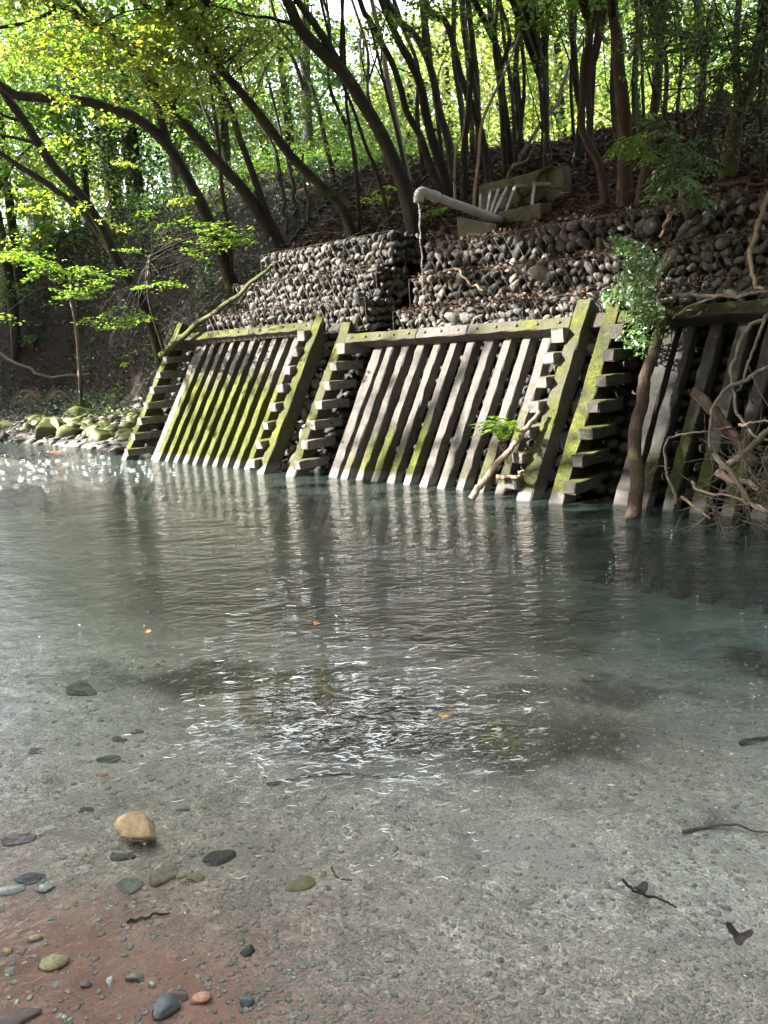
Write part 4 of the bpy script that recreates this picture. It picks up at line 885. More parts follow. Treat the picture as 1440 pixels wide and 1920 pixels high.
# ------------------------------------------------------------------ spring basin with hoops and the water pipe
b0 = on_n(1000, 415, -2.7); rt = thing('spring_basin', 'mossy concrete spring basin on the bank with pale metal hoops', 'basin', b0)
def wallslab(name, pa, pb, th, zb, mat=BASIN):
    a, c = np.asarray(pa), np.asarray(pb); za, zc = a[2], c[2]; d = (c - a) * np.array([1, 1, 0]); d /= np.linalg.norm(d); s = np.cross(d, ZD)
    rings = []
    for t in np.linspace(0, 1, 5):
        q = a + (c - a) * t; zt = za + (zc - za) * t; x = q[:2]
        rings.append(np.array([[*(x - s[:2] * th / 2), zb], [*(x + s[:2] * th / 2), zb], [*(x + s[:2] * th / 2), zt - .012], [*(x + s[:2] * (th / 2 - .012)), zt], [*(x - s[:2] * (th / 2 - .012)), zt], [*(x - s[:2] * th / 2), zt - .012]]) + NR.normal(0, .004, (6, 3)))
    V, F = prism(rings); return MB().add(V - b0, F).build(name, mat, rt)
pA, pB = on_n(905, 347, -3.15), on_n(1062, 311, -3.15); wallslab('back_slab', pA, pB, .16, 2.55)
fA, fB = on_n(938, 398, -2.62), on_n(1017, 381, -2.62); wallslab('front_wall', fA, fB, .10, 2.4)
wallslab('side_wall', fB + np.array([0, 0, 0]) - ND * .06, np.array([*(pB - UD * .14 + ND * .09)[:2], fB[2] + .03]), .10, 2.4)
wA, wB = on_n(862, 408, -2.45), on_n(935, 420, -2.45); wallslab('wing_wall', wA, wB, .10, 2.35)
for i, (f, t_, k) in enumerate([((900, 396), (901, 365), .35), ((911, 398), (920, 359), .38), ((917, 398), (935, 355), .4), ((923, 397), (951, 351), .42), ((945, 395), (966, 349), .4), ((996, 385), (1002, 345), .3)]):
    a = on_n(*f, -2.68) - ZD * .06; c = on_n(*t_, -2.78); e = c - ND * .2 + UD * .10; g_ = e - ZD * .42; mb = MB()
    for p0_, p1_ in ((a, c), (c + (c - e) * .05, e)):
        d_ = (p1_ - p0_) / np.linalg.norm(p1_ - p0_); x_ = np.cross(d_, ND); x_ /= np.linalg.norm(x_); mb.add(*timber(p0_, p1_, x_, np.cross(d_, x_), .044, .016, ch=.004, seg=.2, rough=.001))
    mb.v = [v - b0 for v in mb.v]; mb.build('hoop', STEEL, rt)
a, e = on_n(940, 414, -2.55), on_n(800, 363, -1.66); rp = thing('water_pipe', 'grey plastic pipe with an elbow pouring water over the gabions', 'pipe', a)
Vv, F = tube(np.linspace(a, e, 8), [.052, .052], 14, .004); MB().add(Vv - a, F).build('pipe', PVC, rp, True)
d = (e - a) / np.linalg.norm(e - a); q = catmull([e - d * .10, e, e + d * .06 - ZD * .004, e + d * .105 - ZD * .05, e + d * .115 - ZD * .13], 5)
Vv, F = tube(q, [.060, .060], 14, .004); MB().add(Vv - a, F).build('elbow', PVC, rp, True)
Vv, F = tube(np.array([e - d * .16, e - d * .155, e - d * .085, e - d * .08]), [.060, .066, .066, .060], 14, .004); MB().add(Vv - a, F).build('collar', PVC, rp, True)
s0 = q[-1]; us_, ns_ = un(s0); zhit = 1.88
qq = [s0 + ZD * .02] + [np.array([s0[0] + NR.normal(0, .004), s0[1] + NR.normal(0, .004), z]) for z in np.linspace(s0[2] - .12, zhit, 14)]
o = MB(); 
for j in range(3): o.add(*tube(catmull([p + NR.normal(0, .005, 3) for p in qq], 3), [.006, .005, .004], 6, .2))
tag(o.build('falling_water', FALL, None, True, origin=s0), 'thin stream of water falling from the pipe elbow', 'water stream')
bt = catmull([face(us_ + .01, z, .352) + BN * .004 for z in np.linspace(1.35, .5, 7)], 3); o = MB()
for j in range(4): o.add(*tube(bt + UD * NR.uniform(-.04, .04) + NR.normal(0, .004, bt.shape), [.008, .012, .006], 5, .5))
tag(o.build('trickle', FALL, None, True, origin=bt[0]), 'white trickle of water running down a middle frame batten', 'water stream')

# ------------------------------------------------------------------ sticks, vines, driftwood
def stick(name, label, cat, pts, rpx, mat, group=None, sides=7, noise_=.1, taper=.55):
    pts = [np.asarray(p, float) for p in pts]; C = catmull(pts, 6); Y = np.mean(C[:, 1]); r = rpx / FPX * Y
    wob = NR.normal(0, r * (.9 if rpx < 5.5 else .3), C.shape); wob = (wob + np.roll(wob, 1, 0) + np.roll(wob, -1, 0)) / 3; C = C + wob * (np.arange(len(C)) > 1)[:, None]
    o = MB().add(*tube(C, [r, r * (1 + taper) / 2, r * taper], sides, noise_)).build(name, mat, None, True, origin=C[0]); tag(o, label, cat, group); return o
def bp(off, *px): 
    offs = np.linspace(off[0], off[1], len(px)); return [on_batter(x, y, o_) for (x, y), o_ in zip(px, offs)]
def npnt(n, *px):
    ns = np.linspace(n[0], n[1], len(px)); return [on_n(x, y, k) for (x, y), k in zip(px, ns)]
GD = 'driftwood caught against the right frame'
stick('dead_pole', 'bare brown dead trunk leaning upright against the shaded right frame', 'dead trunk', bp((-.10, .02), (1186, 975), (1190, 930), (1193, 840), (1203, 750), (1222, 665), (1240, 600), (1246, 560)), 13, BARK_BROWN, None, 12, .06, .75)
stick('driftwood_log', 'thick broken pale log end sticking up from the driftwood', 'log', bp((-.12, -.3), (1303, 735), (1325, 757), (1350, 785), (1385, 830), (1420, 870)), 10.5, BARK_BROWN, GD, 10, .14, .9)
stick('driftwood_branch', 'short thick pink brown branch low in the driftwood pile', 'branch', bp((-.28, -.32), (1345, 885), (1375, 900), (1400, 906), (1424, 916)), 8, BARK_PALE, GD)
stick('bare_vine', 'long pale vine curving down from the right edge to the driftwood', 'vine', bp((-.1, -.3), (1442, 590), (1405, 615), (1378, 672), (1372, 722), (1383, 775), (1415, 815), (1442, 830)), 4, BARK_GREY, GD)
stick('bare_vine', 'thin straight pale vine hanging inside the long curved vine', 'vine', bp((-.12, -.2), (1434, 600), (1410, 660), (1394, 715), (1384, 735)), 3, BARK_GREY, GD)
stick('bare_vine', 'branch arching from the right edge over the broken log', 'vine', bp((-.2, -.36), (1442, 688), (1395, 712), (1350, 742), (1332, 790), (1333, 845)), 4.5, BARK_GREY, GD)
stick('driftwood_branch', 'dark level branch looping out from the driftwood to the left', 'branch', bp((-.1, -.3), (1268, 945), (1262, 915), (1249, 880), (1246, 840), (1256, 822), (1290, 812), (1335, 808), (1372, 798)), 3.2, BARK_GREY, GD)
stick('driftwood_branch', 'long thin pale branch sweeping low along the water to the right edge', 'branch', bp((-.22, -.4), (1297, 903), (1322, 922), (1370, 932), (1410, 948), (1445, 966)), 3, BARK_PALE, GD)
stick('driftwood_branch', 'grey branch slanting down through the driftwood to the water', 'branch', bp((-.3, -.4), (1338, 852), (1370, 885), (1393, 920), (1410, 945), (1440, 962)), 6, BARK_GREY, GD)
stick('driftwood_branch', 'pale stick poking into the water left of the driftwood', 'branch', bp((-.1, -.15), (1278, 932), (1295, 946), (1318, 962), (1332, 972)), 3, BARK_PALE, GD)
stick('driftwood_branch', 'thick grey limb rising right out of the driftwood pile', 'branch', bp((-.3, -.34), (1352, 880), (1395, 850), (1425, 820), (1448, 800)), 8, BARK_GREY, GD)
stick('driftwood_branch', 'forked grey twig crossing the driftwood at mid height', 'branch', bp((-.3, -.3), (1385, 797), (1410, 793), (1445, 787)), 3, BARK_PALE, GD)
stick('fallen_branch', 'long level branch lying across the right frame top under the bush', 'branch', npnt((-1.0, -1.0), (1240, 566), (1275, 556), (1310, 552), (1365, 558), (1405, 549), (1445, 545)), 5, BARK_GREY, None)
stick('fallen_branch', 'thin branch rising to the level branch on the right frame', 'branch', npnt((-.95, -.98), (1265, 592), (1290, 578), (1320, 566), (1345, 558)), 3, BARK_GREY, None)
stick('bare_vine', 'pale vine hanging down over the right gabions to the right edge', 'vine', npnt((-1.8, -1.2), (1442, 362), (1420, 425), (1409, 480), (1412, 520), (1432, 548)), 5, BARK_PALE, None)
stick('exposed_root', 'pale twisted root hanging over the top right gabion', 'root', npnt((-2.15, -1.95), (1292, 345), (1277, 365), (1272, 388), (1255, 405), (1245, 425), (1240, 445)), 5, BARK_PALE, None)
stick('fallen_branch', 'pale branch lying on top of the right gabion at the right edge', 'branch', npnt((-2.1, -2.1), (1330, 352), (1370, 345), (1405, 344), (1445, 338)), 5, BARK_BROWN, None)
stick('bare_vine', 'white curved twig on the middle of the right gabions', 'vine', npnt((-1.72, -1.66), (835, 508), (858, 505), (870, 517), (890, 535), (905, 546)), 3, BARK_PALE, None)
stick('leaning_log', 'pale thin log leaning from the water up against the middle frame', 'log', bp((-.12, .02), (884, 935), (905, 905), (940, 862), (972, 825), (992, 798), (1012, 772)), 6.5, BARK_PALE, None, 9, .12, .6)
stick('broken_branch', 'short pink brown stub lying on the lowest header beside the log', 'branch', bp((-.05, -.02), (932, 894), (955, 893), (972, 890), (984, 885)), 5, BARK_PALE, None)
stick('leaning_branch', 'mossy pole leaning from the left ladder up to the left gabions', 'branch', npnt((-1.0, -1.55), (300, 668), (335, 640), (372, 606), (412, 578), (455, 545), (508, 500)), 6, BARK_MOSSY, None)
stick('fallen_branch', 'dark branch slanting up right between the leaning trunks', 'branch', [hit(540, 462) - ZD * .05, at(565, 432, hit(540, 462)[1]), at(590, 405, hit(540, 462)[1] + .1), at(617, 376, hit(540, 462)[1] + .2)], 6, BARK, None)
yv = hit(957, 318)[1] - .2
stick('bare_vine', 'long diagonal vine rising right from behind the basin', 'vine', [at(x, y, yv + k) for x, y, k in ((955, 330, 0), (962, 316, 0), (993, 268, .1), (1043, 195, .3), (1062, 140, .4), (1092, 80, .5), (1120, 20, .6))], 4, BARK_GREY, None)
stick('mossy_branch', 'green mossy branch bent over the basin slab', 'branch', npnt((-2.9, -3.05), (975, 372), (990, 360), (1003, 340), (1015, 322), (1036, 309)), 6, BARK_MOSSY, None)
stick('mossy_branch', 'upright mossy stem growing inside the basin', 'branch', npnt((-2.85, -2.85), (970, 390), (968, 350), (958, 330), (968, 312), (990, 298), (1003, 278)), 5, BARK_MOSSY, None)
yl = hit(160, 745)[1]
stick('fallen_branch', 'grey branch propped diagonally on the dark left bank', 'branch', [at(x, y, yl + k) for x, y, k in ((160, 745, 0), (190, 712, .2), (222, 668, .6), (262, 612, 1.1))], 5, BARK_GREY, None)
stick('fallen_branch', 'thin pale branch lying across the left bank edge', 'branch', [at(x, y, yl + k) for x, y, k in ((-5, 660, .3), (40, 685, .2), (75, 702, .2), (110, 705, .2), (200, 698, .2))], 3, BARK_GREY, None)
for i, (x0, lb) in enumerate(((530, 'thin pale upright sapling stem left of the slanting dark branch'), (575, 'thin pale upright sapling stem right of the slanting dark branch'), (550, 'forked pale sapling stem behind the slanting dark branch'))):
    b = hit(x0 + 6, 440 - i * 15); stick('sapling_stem', lb, 'sapling', [b - ZD * .1] + [at(x0 + dx, y, b[1]) for dx, y in ((3, 400), (0, 360), (-6, 320), (-8, 285))], 3.5, BARK_BROWN, 'bare sapling stems')
# bent dead grass on the bar
b = hit(85, 762); rt = thing('dead_grass_clump', 'pale bent dead grass clump on the left gravel bar', 'grass clump', b); mb = MB()
for k in range(34):
    an = R.uniform(0, 6.28); L = R.uniform(.4, 1.0); dd = np.array([math.cos(an), math.sin(an) * .6, 0]); a = b + dd * .05
    mb.add(*tube(catmull([a, a + dd * L * .35 + ZD * L * .5, a + dd * L * .75 + ZD * L * .45, a + dd * L + ZD * L * .1], 4), [.007, .003], 4, .05))
mb.v = [v - b for v in mb.v]; mb.build('blades', BARK_PALE, rt, True)
# loose twigs and litter: uncountable
def twig_stuff(name, cnt, sampler, mat, rr=(.002, .006), L=(.2, .7)):
    mb = MB()
    for _ in range(cnt):
        p, up = sampler(); d = NR.normal(0, 1, 3) * np.array([1, 1, up]); d /= np.linalg.norm(d); l = R.uniform(*L)
        mb.add(*tube(catmull([p, p + d * l * .5 + NR.normal(0, .1 * l, 3), p + d * l + NR.normal(0, .12 * l, 3)], 3), [R.uniform(*rr), .002], 4, .1))
    return tag(mb.build(name, mat, None, True), kind='stuff')
def bank_pt():
    while True:
        u_, n_ = R.uniform(-15, 4.5), R.uniform(-7, -2.3)
        if u_ < -5.2 or n_ < -2.4: break
    return W3(u_, n_, float(terrain(u_, n_)) + .03), .5
twig_stuff('bank_twigs', 620, bank_pt, BARK_GREY, (.003, .009), (.25, 1.1))
twig_stuff('driftwood_twigs', 130, lambda: (on_batter(R.gauss(1400, 40), R.gauss(900, 50), R.uniform(-.45, -.1)), .9), BARK_GREY, (.002, .005), (.15, .5))
twig_stuff('hanging_rootlets', 80, lambda: (W3(R.uniform(-1, 4.4), R.uniform(-1.75, -1.35), R.choice((1.88, 2.26, 2.66)) + R.uniform(-.04, .03)), .5), BARK_BROWN, (.002, .004), (.1, .45))
def vines_up():
    u_, n_ = R.uniform(-1.5, 3.5), R.uniform(-6, -3.2); return W3(u_, n_, float(terrain(u_, n_))), 5.0
twig_stuff('upright_bare_twigs', 90, vines_up, BARK, (.005, .012), (1.2, 3.2))
def scatter(name, N, gen, size, mat, flat=.75):
    P = gen(N); V, F = leaves(P, size, flat); return tag(link(name, npmesh(name, V, F), None, mat), kind='stuff')
def bank_leaves(N):
    u_ = NR.uniform(-4.6, 5, N); n_ = -NR.uniform(2.12, 6.2, N); z_ = terrain(u_, n_) + NR.uniform(.0, .035, N); return O0 + u_[:, None] * UD + n_[:, None] * ND + z_[:, None] * ZD
scatter('leaf_litter', 17000, bank_leaves, .075, LITTER)
def left_litter(N):
    u_ = NR.uniform(-20, -4.2, N); n_ = -NR.uniform(.9, 7, N); z_ = terrain(u_, n_) + NR.uniform(0, .04, N); k = z_ > .12; return (O0 + u_[:, None] * UD + n_[:, None] * ND + z_[:, None] * ZD)[k]
scatter('left_bank_litter', 9000, left_litter, .08, LITTER)
def ledge_litter(N):
    j = NR.choice(5, N, p=[.3, .3, .24, .08, .08]); left = j > 2; u_ = np.where(left, NR.uniform(-4.4, -1.4, N), NR.uniform(-1, 4.5, N)); n_ = np.array([-1.5, -1.78, -2.08, -1.33, -1.55])[j] - NR.uniform(-.07, .2, N)
    z_ = np.array([1.885, 2.265, 2.665, 2.075, 2.465])[j] + NR.uniform(-.07, .03, N)
    return O0 + u_[:, None] * UD + n_[:, None] * ND + z_[:, None] * ZD
scatter('ledge_litter', 4600, ledge_litter, .05, LITTER, .4)

# ------------------------------------------------------------------ bush, hanging sprays, fern
b = on_n(1205, 560, -1.25); rt = thing('hanging_bush', 'cool green leafy bush hanging over the right gabions above the pole', 'bush', b); cs = []
for (x, y, s, k) in ((1200, 470, 30, 10), (1195, 520, 38, 14), (1190, 570, 38, 14), (1210, 610, 28, 10), (1195, 640, 14, 4), (1160, 545, 16, 4), (1235, 590, 18, 5)):
    for _ in range(k): cs.append(on_n(x + R.gauss(0, .6) * s, y + R.gauss(0, .6) * s, R.uniform(-1.3, -.75)))
V, F = spray_leaves(cs, .13, 34, .05, flat=.4, thick=.5, droop=.5, ratio=.5); link('foliage', npmesh('foliage', V - b, F), rt, LEAF_BUSH)
mb = MB()
for c in cs[::3]: mb.add(*tube(catmull([b + NR.normal(0, .03, 3), (b + c) / 2 + ZD * .06, c], 3), [.007, .003], 5, .05))
mb.v = [v - b for v in mb.v]; mb.build('stems', BARK_GREY, rt, True)
def pinnate(mb, a, d, L, size, nl):
    """a leaf stalk with paired leaflets; leaflets returned as centres"""
    d = d / np.linalg.norm(d); s = np.cross(d, ZD); s /= np.linalg.norm(s) + 1e-9
    C = catmull([a, a + d * L * .5 + ZD * L * .04, a + d * L - ZD * L * .22], 4); mb.add(*tube(C, [.003, .0015], 4, .02)); out = []
    for t in np.linspace(.2, 1, nl):
        q = C[min(len(C) - 1, int(t * (len(C) - 1)))]
        for sg in (-1, 1): out.append((q + s * sg * size * .55, d * .45 + s * sg - ZD * .35))
    return out
def leaf_hanger(label, name, root_px, stems, Y, mat, size, L, cat='vine'):
    b = at(*root_px, Y); rt = thing(name, label, cat, b, 'leafy sprays hanging among the right trunks'); mb = MB(); pos, dr = [], []
    for pth in stems:
        C = catmull([at(x, y, Y + R.uniform(-.25, .25)) for x, y in pth], 6); mb.add(*tube(C, [.007, .003], 5, .05))
        for i in range(1, len(C), 1):
            for _ in range(2):
                an = R.uniform(0, 6.28)
                for q, dd in pinnate(mb, C[i], np.array([math.cos(an), math.sin(an), R.uniform(-.5, .25)]), L * R.uniform(.6, 1.1), size, 6): pos.append(q); dr.append(dd)
    V, F = leaves(np.array(pos), size, .6, .42, .1, direction=np.array(dr)); link('foliage', npmesh('foliage', V - b, F), rt, mat)
    mb.v = [v - b for v in mb.v]; mb.build('stems', BARK_GREY, rt, True)
leaf_hanger('green pinnate leaf sprays hanging in front of the reddish trunk', 'hanging_vine', (1225, 215), [[(1225, 210), (1245, 260), (1270, 320), (1290, 345)], [(1240, 250), (1290, 285), (1320, 320)], [(1262, 300), (1250, 345), (1235, 375)], [(1280, 330), (1300, 360), (1312, 392)]], 7.6, LEAF_BUSH, .055, .22)
leaf_hanger('small leaf spray hanging left of the straight brown trunk', 'hanging_vine', (1190, 255), [[(1190, 255), (1170, 268), (1155, 285)], [(1195, 262), (1200, 285), (1213, 300)]], 7.9, LEAF_MAPLE, .05, .18)
leaf_hanger('dark sprays hanging from the upper right corner', 'hanging_vine', (1400, 60), [[(1400, 20), (1380, 90), (1350, 150), (1335, 200)], [(1430, 60), (1420, 140), (1400, 200)], [(1340, 10), (1320, 70), (1300, 120)]], 7.0, LEAF_DARK, .05, .25)
leaf_hanger('cool green spray in front of the reddish trunk at the top', 'hanging_vine', (1245, 20), [[(1250, -20), (1245, 40), (1235, 90), (1228, 120)], [(1215, -20), (1205, 30), (1210, 70)]], 7.4, LEAF_BUSH, .05, .2)
b = on_batter(945, 835, -.02); rt = thing('fern', 'bright green fern growing from the leaning log on the middle frame', 'fern', b)
for k in range(17):
    an = R.uniform(0, 6.28); L = R.uniform(.24, .40); d = UD * math.cos(an) * .9 + ND * (math.sin(an) * .6 + .3) + ZD * R.uniform(.5, 1.7); d /= np.linalg.norm(d)
    C = catmull([b + ZD * .03, b + d * L * .5 + ZD * .06, b + d * L * .95 + (d * np.array([1, 1, 0])) * L * .25 - ZD * .07], 7); mb = MB().add(*tube(C, [.003, .001], 4, .02)); T = d; s = np.cross(d, ZD); s /= np.linalg.norm(s); pos, dr = [], []
    for t in np.linspace(.12, 1, 20):
        q = C[int(t * (len(C) - 1))]; wl = .045 * math.sin(math.pi * min(1, t * .8 + .15))
        for sg in (-1, 1): pos.append(q + s * sg * wl); dr.append(s * sg * 2.2 + d * .6)
    V, F = leaves(np.array(pos), .062, .9, .26, .0, direction=np.array(dr)); mb.add(V, [tuple(f) for f in F]); mb.v = [v - b for v in mb.v]; mb.build('frond', LEAF_MAPLE, rt)
mb = MB()
for k in range(14): mb.add(*tube(catmull([b + NR.normal(0, .02, 3), b - ZD * .06 + NR.normal(0, .03, 3), b - ZD * R.uniform(.08, .16) + NR.normal(0, .03, 3)], 3), [.004, .002], 4, .05))
mb.v = [v - b for v in mb.v]; mb.build('root_mat', BARK_BROWN, rt, True)

# ------------------------------------------------------------------ mossy boulders at the left end of the wall
BO = [(84, 815, 25, 1, 'mossy boulder, fifth from the left ladder along the waterline'), (111, 814, 21, 1, 'rounded mossy boulder standing between two taller ones on the waterline'), (136, 815, 24, 1, 'mossy boulder below the bright grass tuft at the waterline'), (154, 792, 26, 1, 'bright mossy boulder at the back of the row, left one'),
      (181, 784, 28, 1, 'largest mossy boulder, dark on its right side'), (171, 816, 20, 1, 'small dark mossy boulder at the waterline below the largest one'), (192, 821, 25, 1, 'cleft mossy boulder at the waterline'), (212, 815, 24, 1, 'slanted mossy boulder near the ladder foot'),
      (219, 785, 27, 1, 'mossy boulder leaning on the next, behind the ladder foot'), (243, 768, 28, 1, 'highest mossy boulder beside the ladder'), (250, 796, 26, 1, 'smooth slanted yellow green boulder touching the ladder'), (224, 839, 20, .5, 'flat pale stone at the water edge before the ladder'),
      (55, 808, 16, .7, 'low mossy stone left of the boulder row'), (22, 803, 17, .7, 'low mossy stone at the far left of the boulder row'), (35, 822, 13, .5, 'pale bare stone on the far left gravel edge'), (8, 818, 15, .6, 'grey bare stone cut by the left picture edge'), (290, 790, 22, 1, 'mossy boulder showing between the rungs of the left ladder'), (296, 826, 20, .8, 'reddish brown stone low between the rungs of the left ladder')]
for i, (x, y, r, fl, lb) in enumerate(BO):
    p = on_z(x, y + r * .45, .02) if i < 16 else on_n(x, y, -.75); rad = r / FPX * p[1] * 1.08
    V, F = rock(3, (rad * 1.05, rad * .95, rad * fl), .42, 5, 300 + i); o = link('boulder', npmesh('boulder', V, F, True), None, MOSSROCK if (fl >= .7 and i != 17) else STONE)
    o.location = (p[0], p[1], (.02 if i < 16 else p[2]) + rad * fl * .35); o.rotation_euler = (0, 0, R.uniform(0, 6)); tag(o, lb, 'boulder', 'boulders at the left waterline')
Vs, Fs, n_ = [], [], 0
for k in range(150):
    x = R.uniform(60, 262); p = on_z(x, np.interp(x, [60, 262], [808, 838]) - min(1.4, abs(R.gauss(0, .8))) * np.interp(x, [60, 262], [5, 24]), .03); V, F = rock(2, np.array([1.2, 1, .8]) * R.uniform(.05, .16), .42, 4, 900 + k)
    Vs.append(V + np.array([p[0], p[1], min(.35, max(.0, ground_z(p))) + .02])); Fs.append(F + n_); n_ += len(V)
tag(link('mossy_rubble', npmesh('mossy_rubble', np.concatenate(Vs), np.concatenate(Fs), True), None, MOSSROCK), kind='stuff')
BARSTONE = stone_mat('bar_cobbles', [(0, (.04, .038, .034)), (.5, (.09, .085, .076)), (.9, (.15, .14, .125)), (1, (.24, .225, .2))], sc=4, rnd='island')
# gravel bar cobbles: uncountable
V0, F0 = ico(1); Vs, Fs, n_ = [], [], 0
for _ in range(900):
    u_ = R.uniform(-20, -5.9); nn = R.uniform(-3.6, -.1); z_ = float(terrain(u_, nn)); r = R.uniform(.03, .10)
    Vs.append(V0 * r * np.array([R.uniform(.8, 1.3), 1, .6]) * (1 + NR.normal(0, .07, (len(V0), 1))) + W3(u_, nn, z_)); Fs.append(F0 + n_); n_ += len(V0)
tag(link('gravel_bar_cobbles', npmesh('gravel_bar_cobbles', np.concatenate(Vs), np.concatenate(Fs), True), None, BARSTONE), kind='stuff')

# ------------------------------------------------------------------ stones, leaves and sticks in the shallows
def smat(name, a, b, **k): return stone_mat(name, [(0, a), (1, b)], **k)
TAN = smat('tan_stone', (.36, .26, .15), (.40, .29, .17), sc=5); BEIGE = smat('beige_stone', (.40, .34, .26), (.42, .36, .28), sc=5, speck=.5); GRN = smat('grey_green_stone', (.21, .22, .185), (.22, .23, .19), sc=5)
SLATE = smat('dark_slate', (.07, .068, .068), (.10, .095, .095), sc=5, rough=.4); PURP = smat('purple_stone', (.14, .105, .10), (.15, .115, .115), sc=5, rough=.4); OLIVE = smat('olive_stone', (.30, .27, .15), (.32, .29, .17), sc=5); PALE = smat('pale_grey_stone', (.42, .43, .42), (.45, .46, .45), sc=5)
PINK = smat('pink_stone', (.50, .26, .19), (.52, .28, .21), sc=5); BLUE = smat('blue_grey_stone', (.11, .13, .145), (.12, .14, .155), sc=5, rough=.45)
FS = [(278, 1580, 41, 31, TAN, 8, 1, 'chunky angular tan stone standing out of the shallows'), (301, 1647, 26, 22, BEIGE, 3, .7, 'pitted pale beige stone just below the chunky tan stone'), (241, 1661, 24, 15, GRN, 0, .45, 'smooth flat grey green stone left of the pitted beige stone'),
      (363, 1645, 15, 10, OLIVE, 2, .7, 'small yellowish stone right of the pitted beige stone'), (338, 1640, 13, 8, BEIGE, 2, .6, 'small tan stone tucked between the beige and the yellowish stone'), (405, 1606, 27, 17, SLATE, 0, .5, 'round dark grey stone under the water right of the chunky tan stone'), (558, 1655, 24, 14, OLIVE, 2, .6, 'lone tan stone breaking the water near bottom centre'),
      (222, 1602, 22, 11, SLATE, 3, .4, 'dark flat stone wedged left of the chunky tan stone'), (40, 1570, 30, 13, PURP, 3, .4, 'flat purple brown slab at the left edge of the shallows'), (68, 1405, 21, 9, PURP, 2, .4, 'dark reddish flat stone far up the left shallows'), (203, 1421, 26, 9, SLATE, 3, .35, 'long dark slate chip in the left shallows'),
      (105, 1801, 26, 16, OLIVE, 0, .65, 'olive egg shaped stone alone on the red sand'), (304, 1895, 20, 24, BLUE, 2, .6, 'dark blue grey oblong stone at the bottom edge'), (30, 1908, 34, 17, PURP, 3, .5, 'purple grey stone cut by the bottom left corner'), (15, 1665, 23, 13, PALE, 2, .5, 'pale banded stone at the left edge of the sand'),
      (52, 1644, 32, 8, SLATE, 2, .3, 'thin dark slate lying above the pale banded stone'), (86, 1663, 16, 11, PALE, 3, .4, 'pale greenish chip right of the banded stone'), (376, 1870, 20, 16, PINK, 4, .3, 'angular pink flake on the sand at bottom'), (334, 1861, 20, 12, PURP, 2, .4, 'brown flat stone beside the pink flake'),
      (465, 1779, 16, 9, SLATE, 4, .5, 'small black chip on the wet gravel at bottom'), (155, 1296, 34, 17, SLATE, 1, .6, 'large dark submerged stone in the pale left shallows'), (160, 1516, 14, 8, SLATE, 2, .5, 'small dark slate up shore of the purple slab'), (340, 1514, 15, 8, BEIGE, 2, .5, 'small beige stone up stream of the chunky tan stone'),
      (188, 1450, 11, 6, PINK, 3, .4, 'orange chip below the long slate chip'), (205, 1838, 8, 9, PALE, 2, .5, 'small white stone on the red sand'), (285, 1845, 8, 6, PALE, 2, .5, 'tiny white chip right of the small white stone'), (160, 1842, 11, 7, PURP, 1, .5, 'small mauve pebble below the olive stone'), (62, 1758, 12, 6, OLIVE, 1, .4, 'small tan pebble above the olive stone'),
      (256, 1832, 16, 6, GRN, 2, .3, 'thin green sliver on the sand'), (466, 1873, 11, 9, BLUE, 1, .6, 'small blue grey pebble near bottom centre'), (12, 1780, 10, 7, TAN, 1, .6, 'small rusty pebble at the left edge'), (220, 1385, 16, 7, SLATE, 2, .5, 'dark submerged stone upstream of the long slate chip'), (255, 1370, 12, 6, SLATE, 2, .5, 'smaller dark submerged stone upstream in the left shallows')]
for i, (x, y, rx, ry, m_, fc, fl, lb) in enumerate(FS):
    p = on_z(x, y, -.03 if y < 1700 else .0); zz = ground_z(p)
    for _ in range(3): p = on_z(x, y, zz + .01); zz = ground_z(p)
    k = np.linalg.norm(p - C0) / FPX; a, bb = rx * k, max(ry * k * 1.15, rx * k * .55); h = max(.012, ry * k * fl * 1.15)
    V, F = rock(3, (a, bb, h), .26, (fc + 3) if i != 11 else 1, 500 + i); V[:, :2] = V[:, :2] @ np.array([[1, 0], [0, 1]])
    o = link('stone', npmesh('stone', V, F, fc < 5), None, m_); o.location = (p[0], p[1], zz + h * (.3 if i else .75)); o.rotation_euler = (0, 0, R.uniform(-.3, .3)); tag(o, lb, 'stone', 'loose stones in the near shallows')
def one_leaf(name, label, x, y, z, size, mat, curl=.15, lobes=5):
    p = on_z(x, y, z); n_ = 26; an = np.linspace(0, 2 * math.pi, n_, endpoint=False); rr_ = size * (.62 + .38 * np.abs(np.cos(an * lobes / 2)) ** .8)
    ring = np.stack([np.cos(an) * rr_, np.sin(an) * rr_ * .75, curl * size * np.sin(an * 2 + 1) + curl * size * .4], 1); V = np.concatenate([[[0, 0, 0]], ring, [[0, 0, -.0015]], ring - [0, 0, .0015]])
    F = [(0, 1 + i, 1 + (i + 1) % n_) for i in range(n_)] + [(n_ + 1, n_ + 2 + (i + 1) % n_, n_ + 2 + i) for i in range(n_)] + [(1 + i, n_ + 2 + i, n_ + 2 + (i + 1) % n_, 1 + (i + 1) % n_) for i in range(n_)]
    o = MB().add(V, F).build(name, mat, None); o.location = (p[0], p[1], z + .004 + curl * size * .5); o.rotation_euler = (0, 0, R.uniform(0, 6)); tag(o, label, 'leaf')
YL = plain_mat('yellow_leaf', (.50, .33, .06), (.62, .45, .12), 30); OL = plain_mat('orange_leaf', (.42, .17, .07), (.55, .26, .12), 30); DL = plain_mat('dark_wet_leaf', (.016, .011, .010), (.04, .028, .024), 30, .35)
one_leaf('fallen_leaf', 'yellow leaf floating in the middle of the stream', 832, 1344, .0, .022, YL); one_leaf('fallen_leaf', 'small orange leaf floating far out in the stream', 595, 1170, .0, .03, OL); one_leaf('fallen_leaf', 'tiny orange leaf floating left in the stream', 279, 1185, .0, .025, OL, .05, 2)
